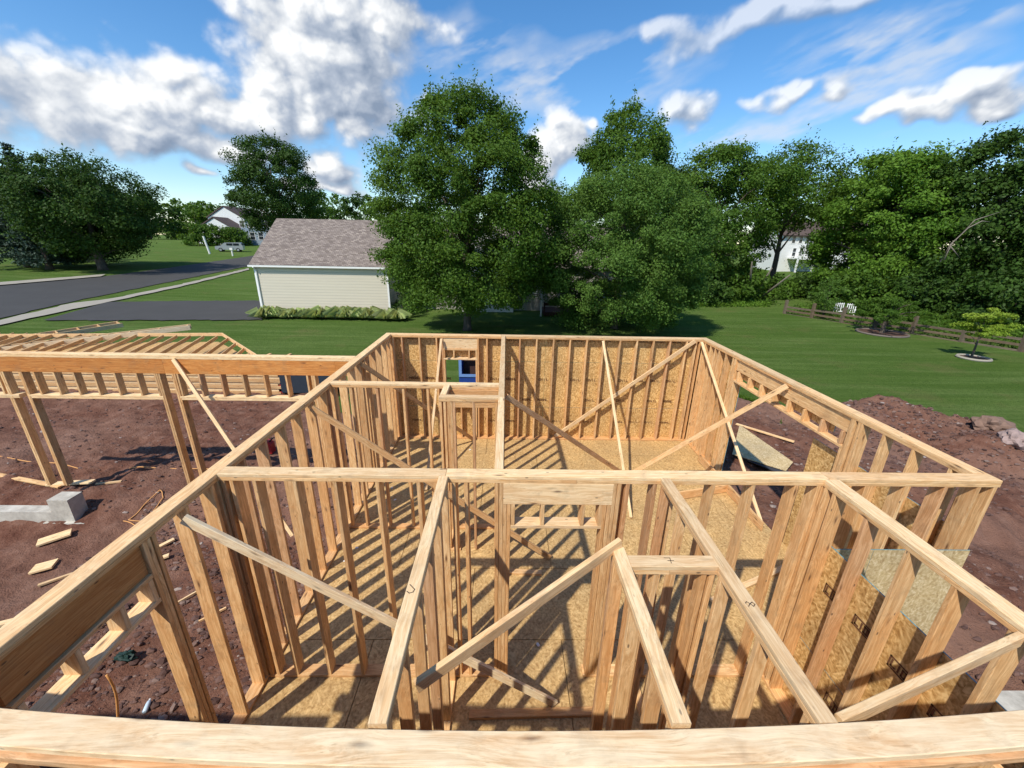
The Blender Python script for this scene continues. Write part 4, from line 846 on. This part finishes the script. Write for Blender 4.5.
# far treeline: each tree its own
fg='distant trees on the skyline'
k=0
for (px,Y,H,Rm,nm) in [(150,120,11,8,'behind the broad dark tree'),(178,150,12,10,'left of the white house roof'),(200,140,11,9,'above the white house gable'),(232,165,12,9,'behind the white house'),(312,150,14,9,'right of the dark oval tree'),(335,170,17,10,'above the middle of the garage ridge'),(362,160,15.5,9,'above the right end of the garage ridge'),(392,175,15,10,'just left of the tall oval tree'),(545,120,14,9,'in the gap between the two round trees'),(700,95,15,8,'right of the lower round tree'),(480,160,12,10,'behind the neighbour house'),(20,130,14,10,'behind the blue spruces'),(-30,110,18,10,'beyond the left frame edge'),(860,110,12,9,'far behind the belt'),(800,130,14,10,'far behind the distant house'),(930,100,14,10,'far behind the bright tree')]:
    q=at(px,240,Y=Y); tree('distant_tree','far tree '+nm,q.x,Y,H,Rm,.5,LFD if k%3==0 else LF,rnd_,3800,60,2.0,.45,.5,80+k,trunk=True,nl=2,lump=.2,group=fg); k+=1
for i,(px,H,Rm) in enumerate(((190,4.2,3.2),(200,4.4,3.2),(211,4.2,3.0),(222,4.0,3.0),(232,3.4,2.4))):
    q=on(px,246); tree('hedge_bush',('leftmost','second','third','fourth','rightmost')[i]+' hedge bush in front of the white house',q.x,q.y+3,H,Rm,.1,LF,umb,2500,40,.8,.2,.1,130+i,cat='bush',group='hedge bushes before the white house',nl=1)
# hostas along the garage
def hosta(seed):
    r_=random.Random(seed); m=MB(); 
    for i in range(60):
        a=r_.uniform(0,6.28); L=r_.uniform(.25,.62); e=r_.uniform(.5,1.3); w=r_.uniform(.02,.042); d=Vector((math.cos(a),math.sin(a),0)); s_=Vector((-d.y,d.x,0)); q0=d*.04
        A1=q0+d*L*.45*math.cos(e)+Vector((0,0,L*.75*math.sin(e)+.06)); A2=q0+d*L+Vector((0,0,L*.45*math.sin(e)))
        m.add([q0-s_*.01,q0+s_*.01,A1+s_*w,A2,A1-s_*w],[(0,1,2,3,4)])
    return m
hm=hosta(1).build('hosta_plant',LFH); hm.location=(-17.3,28.6,-.44); n=24
for i in range(n):
    o=hm if i==0 else hm.copy()
    if i: COL.objects.link(o)
    o.location=(-16.9+i*.405+random.uniform(-.05,.05),28.55+random.uniform(-.2,.25)-.02*i*0,-.44); o.rotation_euler=(0,0,random.uniform(0,6)); s_=random.uniform(1.35,1.9); o.scale=(s_,s_,s_)
    tag(o,'variegated hosta in the row along the cream garage wall','hosta','row of hostas along the garage')
tree('shrub','dark shrub in the corner between garage and neighbour house',-7.6,30.2,1.6,1.1,.05,LFD,umb,3000,40,.3,.06,.05,150,cat='shrub',nl=2)
# weeds beyond the lawn and grass tufts at the soil edge
def groundcover(name,n,fn,mat,size,label,hh=.3):
    P_=[];k=0
    while len(P_)<n:
        x,y=fn(); P_.append((x,y,gz(x,y)+random.random()**1.5*hh))
    P_=np.array(P_); N=rng.normal(size=(n,3)); N[:,2]*=.5
    return tag(quads(name,P_,N,size*(.6+.8*rng.random(n)),mat,aspect=.35),label,'ground cover',kind='stuff')
def belt():
    t=random.random(); a=fp[0].lerp(fp[-1],t); o_=random.random()**.8*12+.3
    return a.x+o_*.88,a.y+o_*.47
groundcover('undergrowth',26000,belt,LF,.13,'weedy undergrowth beyond the split rail fence',.7)
groundcover('weeds',9000,lambda:(random.uniform(12,24),random.uniform(36.3,41)),LFB,.11,'rough weeds left of the fence behind the lawn',.35)
def edge():
    while True:
        if random.random()<.5: x=random.uniform(5,15.5); y=random.uniform(8,16)
        else: x=random.uniform(-32,5); y=random.uniform(11,19)
        z_=sz(x,y)
        if -.62<z_<-.30: return x,y
def edge2():
    while True:
        x=random.uniform(4,17); y=random.uniform(7,18)
        if -.72<sz(x,y)<-.50: return x,y
groundcover('grass_tufts',9000,edge2,LF,.035,'short grass at the edge of the right soil heap',.07)
# ------------------------------------------------------------------ sky
w=bpy.data.worlds.new('World'); S.world=w; w.use_nodes=True; nt=w.node_tree; nt.nodes.clear()
class WN(NT):
    def __init__(s,t): s.t=t
N_=WN(nt); out=N_.n('ShaderNodeOutputWorld'); bg=N_.n('ShaderNodeBackground'); N_.l(bg.outputs[0],out.inputs[0]); bg.inputs[1].default_value=.15
SUN_AZ,SUN_EL=R(180+39.5),R(50)         # the sun's bearing clockwise from +Y: behind the camera and to its left
sky=N_.n('ShaderNodeTexSky',sky_type='NISHITA'); sky.sun_disc=False; sky.sun_elevation=SUN_EL; sky.sun_rotation=SUN_AZ; sky.altitude=50; sky.air_density=1.0; sky.dust_density=.3; sky.ozone_density=2.5
hs=N_.n('ShaderNodeHueSaturation'); hs.inputs['Saturation'].default_value=1.28; hs.inputs['Value'].default_value=.80; N_.l(sky.outputs[0],hs.inputs['Color']); N_.l(hs.outputs[0],bg.inputs[0])
SD=Vector((math.sin(SUN_AZ)*math.cos(SUN_EL),math.cos(SUN_AZ)*math.cos(SUN_EL),math.sin(SUN_EL)))
# the clouds: billowing relief kilometres away, emissive, sun and shade painted into vertex values
def vnoise(x,y,s_,seed):
    x=x*s_+seed*13.7; y=y*s_+seed*7.9; xi=np.floor(x); yi=np.floor(y); fx=x-xi; fy=y-yi; fx=fx*fx*(3-2*fx); fy=fy*fy*(3-2*fy)
    h=lambda a,b:(np.sin(a*127.1+b*311.7+seed*74.7)*43758.5453)%1.0
    return (h(xi,yi)*(1-fx)+h(xi+1,yi)*fx)*(1-fy)+(h(xi,yi+1)*(1-fx)+h(xi+1,yi+1)*fx)*fy
def vf(x,y,s_,o,seed,g=.55):
    r_=0;a=1;t=0
    for k in range(o):
        c,q=math.cos(k*1.1),math.sin(k*1.1); r_=r_+a*vnoise(x*c-y*q,x*q+y*c,s_*2.03**k,seed+k); t+=a; a*=g
    return r_/t
def billow(x,y,s_,o,seed,g=.55):
    r_=0;a=1;t=0
    for k in range(o):
        c,q=math.cos(k*.9),math.sin(k*.9); r_=r_+a*(1-np.abs(2*vnoise(x*c-y*q,x*q+y*c,s_*2.1**k,seed+k)-1)**1.0); t+=a; a*=g
    return 1-r_/t
CL=[(320,50,84,60,1.15,0),(255,105,120,42,1.15,0),(120,108,100,38,1.15,0),(25,112,50,44,1.1,0),(170,142,175,22,1.05,0),(340,5,100,36,1.15,0),(155,55,34,26,.95,0),(370,100,38,44,1.05,0),(60,95,40,30,1,0),
    (328,176,34,15,1.0,0),(198,176,18,8,.9,0),(562,140,40,34,1.1,0),(602,122,18,13,.9,0),(672,106,38,20,1.05,0),(550,180,24,18,.9,0),(320,192,34,8,1.0,0),
    (745,20,112,24,1.1,1),(655,34,24,15,.85,1),(830,8,90,16,1.05,1),(828,88,28,18,1.0,1),(770,92,40,12,.7,1),(985,98,52,17,1.0,1),(900,108,60,12,.85,1),(690,178,12,9,.9,0),(820,-90,160,50,1.0,1),(-120,60,120,80,1.0,0),(1150,60,120,50,1.0,1),(250,-120,240,60,1.1,0)]
CR=[(540,75,130,32,.9),(865,75,95,34,1.25),(760,130,120,16,1.0),(900,60,60,18,1.2),(990,12,50,12,1.0),(470,40,70,40,.7),(1000,130,70,10,.8),(620,60,80,30,.7)]
def cloud_sheet(name,lab,high):
    az=np.radians(np.arange(-66,66.05,.13)); el=np.radians(np.arange(.5,48,.13)); A,E_=np.meshgrid(az,el); U,V_=A,E_*1.25
    def fld(A,E_):
        U,V_=A,E_*1.25
        w1=(vf(U,V_,9,3,3)-.5)*.13; w2=(vf(U,V_,9,3,8)-.5)*.09
        acc=np.full(A.shape,-9.0)
        for t in (CR if high else CL):
            px,py,rx,ry,wt=t[:5]
            v=ray(px,py).normalized(); a0=math.atan2(v.x,v.y); e0=math.asin(v.z); vx=ray(px+rx,py).normalized(); vy=ray(px,py-ry).normalized(); ra=abs(math.atan2(vx.x,vx.y)-a0)+1e-3; re=abs(math.asin(vy.z)-e0)+1e-3
            r_=wt-np.sqrt(((A+w1-a0)/ra)**2+((E_+w2-e0)/re)**2); acc=np.maximum(acc,r_)+.12*np.exp(-((acc-r_)/.25)**2)
        return acc
    F_=fld(A,E_)
    if high:
        st=vf(U*.75+V_*.55,V_*2.6-U*1.0,7,5,21,.6); fi=vf(U,V_,30,4,31,.6)
        al=np.clip(F_+.35,0,1)*np.clip((st-.40)*4.2,0,1)*(.35+.75*fi); al=np.clip(al,0,.6); rad=np.full(A.shape,6000.0); keep=al>.01; lit=np.full(A.shape,.72)
    else:
        n1=vf(U,V_,11,6,2,.56); b1=billow(U,V_,14,5,5,.48); nn=.55*n1+.45*b1
        D=F_+.22+(nn-.5)*1.6; al=np.clip(D/.6,0,1); al=al*al*(3-2*al)
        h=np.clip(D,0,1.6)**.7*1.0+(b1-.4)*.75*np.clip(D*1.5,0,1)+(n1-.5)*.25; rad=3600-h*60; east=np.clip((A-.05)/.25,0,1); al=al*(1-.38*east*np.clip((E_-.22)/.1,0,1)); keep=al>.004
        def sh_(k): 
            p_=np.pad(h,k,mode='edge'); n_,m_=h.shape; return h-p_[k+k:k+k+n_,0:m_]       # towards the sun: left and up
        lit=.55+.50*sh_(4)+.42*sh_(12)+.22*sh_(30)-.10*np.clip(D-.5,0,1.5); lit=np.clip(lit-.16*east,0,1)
    X=np.sin(A)*np.cos(E_)*rad; Y=np.cos(A)*np.cos(E_)*rad; Z=np.sin(E_)*rad
    n,k=A.shape; i=np.arange(n*k).reshape(n,k); kq=keep[:-1,:-1]|keep[1:,:-1]|keep[:-1,1:]|keep[1:,1:]
    Fq=np.stack([i[:-1,:-1],i[1:,:-1],i[1:,1:],i[:-1,1:]],-1)[kq].reshape(-1,4)
    used=np.unique(Fq); mp=np.zeros(n*k,dtype=np.int64); mp[used]=np.arange(len(used)); Fq=mp[Fq]; V=np.stack([X,Y,Z],-1).reshape(-1,3)[used]; al=al.reshape(-1)[used]; lit=lit.reshape(-1)[used]
    me=bpy.data.meshes.new(name); me.vertices.add(len(V)); me.vertices.foreach_set('co',V.ravel().astype(np.float32)); me.loops.add(Fq.size); me.polygons.add(len(Fq))
    me.loops.foreach_set('vertex_index',Fq.ravel().astype(np.int32)); me.polygons.foreach_set('loop_start',np.arange(0,Fq.size,4,dtype=np.int32)); me.polygons.foreach_set('loop_total',np.full(len(Fq),4,dtype=np.int32)); me.polygons.foreach_set('use_smooth',[True]*len(Fq)); me.update()
    at_=me.attributes.new('cloud_cover','FLOAT','POINT'); at_.data.foreach_set('value',al.astype(np.float32)); a2_=me.attributes.new('painted_cloud_light','FLOAT','POINT'); a2_.data.foreach_set('value',lit.astype(np.float32))
    m=NT(name); t=m.n('ShaderNodeAttribute',attribute_name='cloud_cover'); t2=m.n('ShaderNodeAttribute',attribute_name='painted_cloud_light'); em=m.n('ShaderNodeEmission')
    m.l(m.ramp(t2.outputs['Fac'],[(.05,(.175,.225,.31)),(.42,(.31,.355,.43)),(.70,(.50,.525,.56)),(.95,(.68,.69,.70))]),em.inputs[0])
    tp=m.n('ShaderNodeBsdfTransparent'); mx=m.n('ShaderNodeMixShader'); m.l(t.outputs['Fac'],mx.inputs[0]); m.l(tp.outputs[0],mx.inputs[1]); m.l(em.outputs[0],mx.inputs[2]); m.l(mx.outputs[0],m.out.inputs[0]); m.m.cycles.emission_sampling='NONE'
    me.materials.append(m.m); o=bpy.data.objects.new(name,me); COL.objects.link(o); o.visible_shadow=False; tag(o,lab,'clouds',kind='structure'); return o
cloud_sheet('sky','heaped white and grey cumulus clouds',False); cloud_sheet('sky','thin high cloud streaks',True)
sun=bpy.data.lights.new('sun','SUN'); sun.energy=3.3; sun.angle=R(.9); sun.color=(1,.95,.86); so=bpy.data.objects.new('sun',sun); COL.objects.link(so)
dv=Vector((math.sin(SUN_AZ)*math.cos(SUN_EL),math.cos(SUN_AZ)*math.cos(SUN_EL),math.sin(SUN_EL))); so.rotation_euler=(-dv).to_track_quat('-Z','Y').to_euler(); so.location=dv*50
vs=S.view_settings; S.display_settings.display_device='sRGB'; vs.view_transform='Standard'; vs.look='None'; vs.gamma=1; vs.exposure=.60; vs.use_curve_mapping=False
S.cycles.use_denoising=True; S.cycles.max_bounces=6; S.cycles.diffuse_bounces=3; S.cycles.transparent_max_bounces=8; S.cycles.sample_clamp_indirect=6
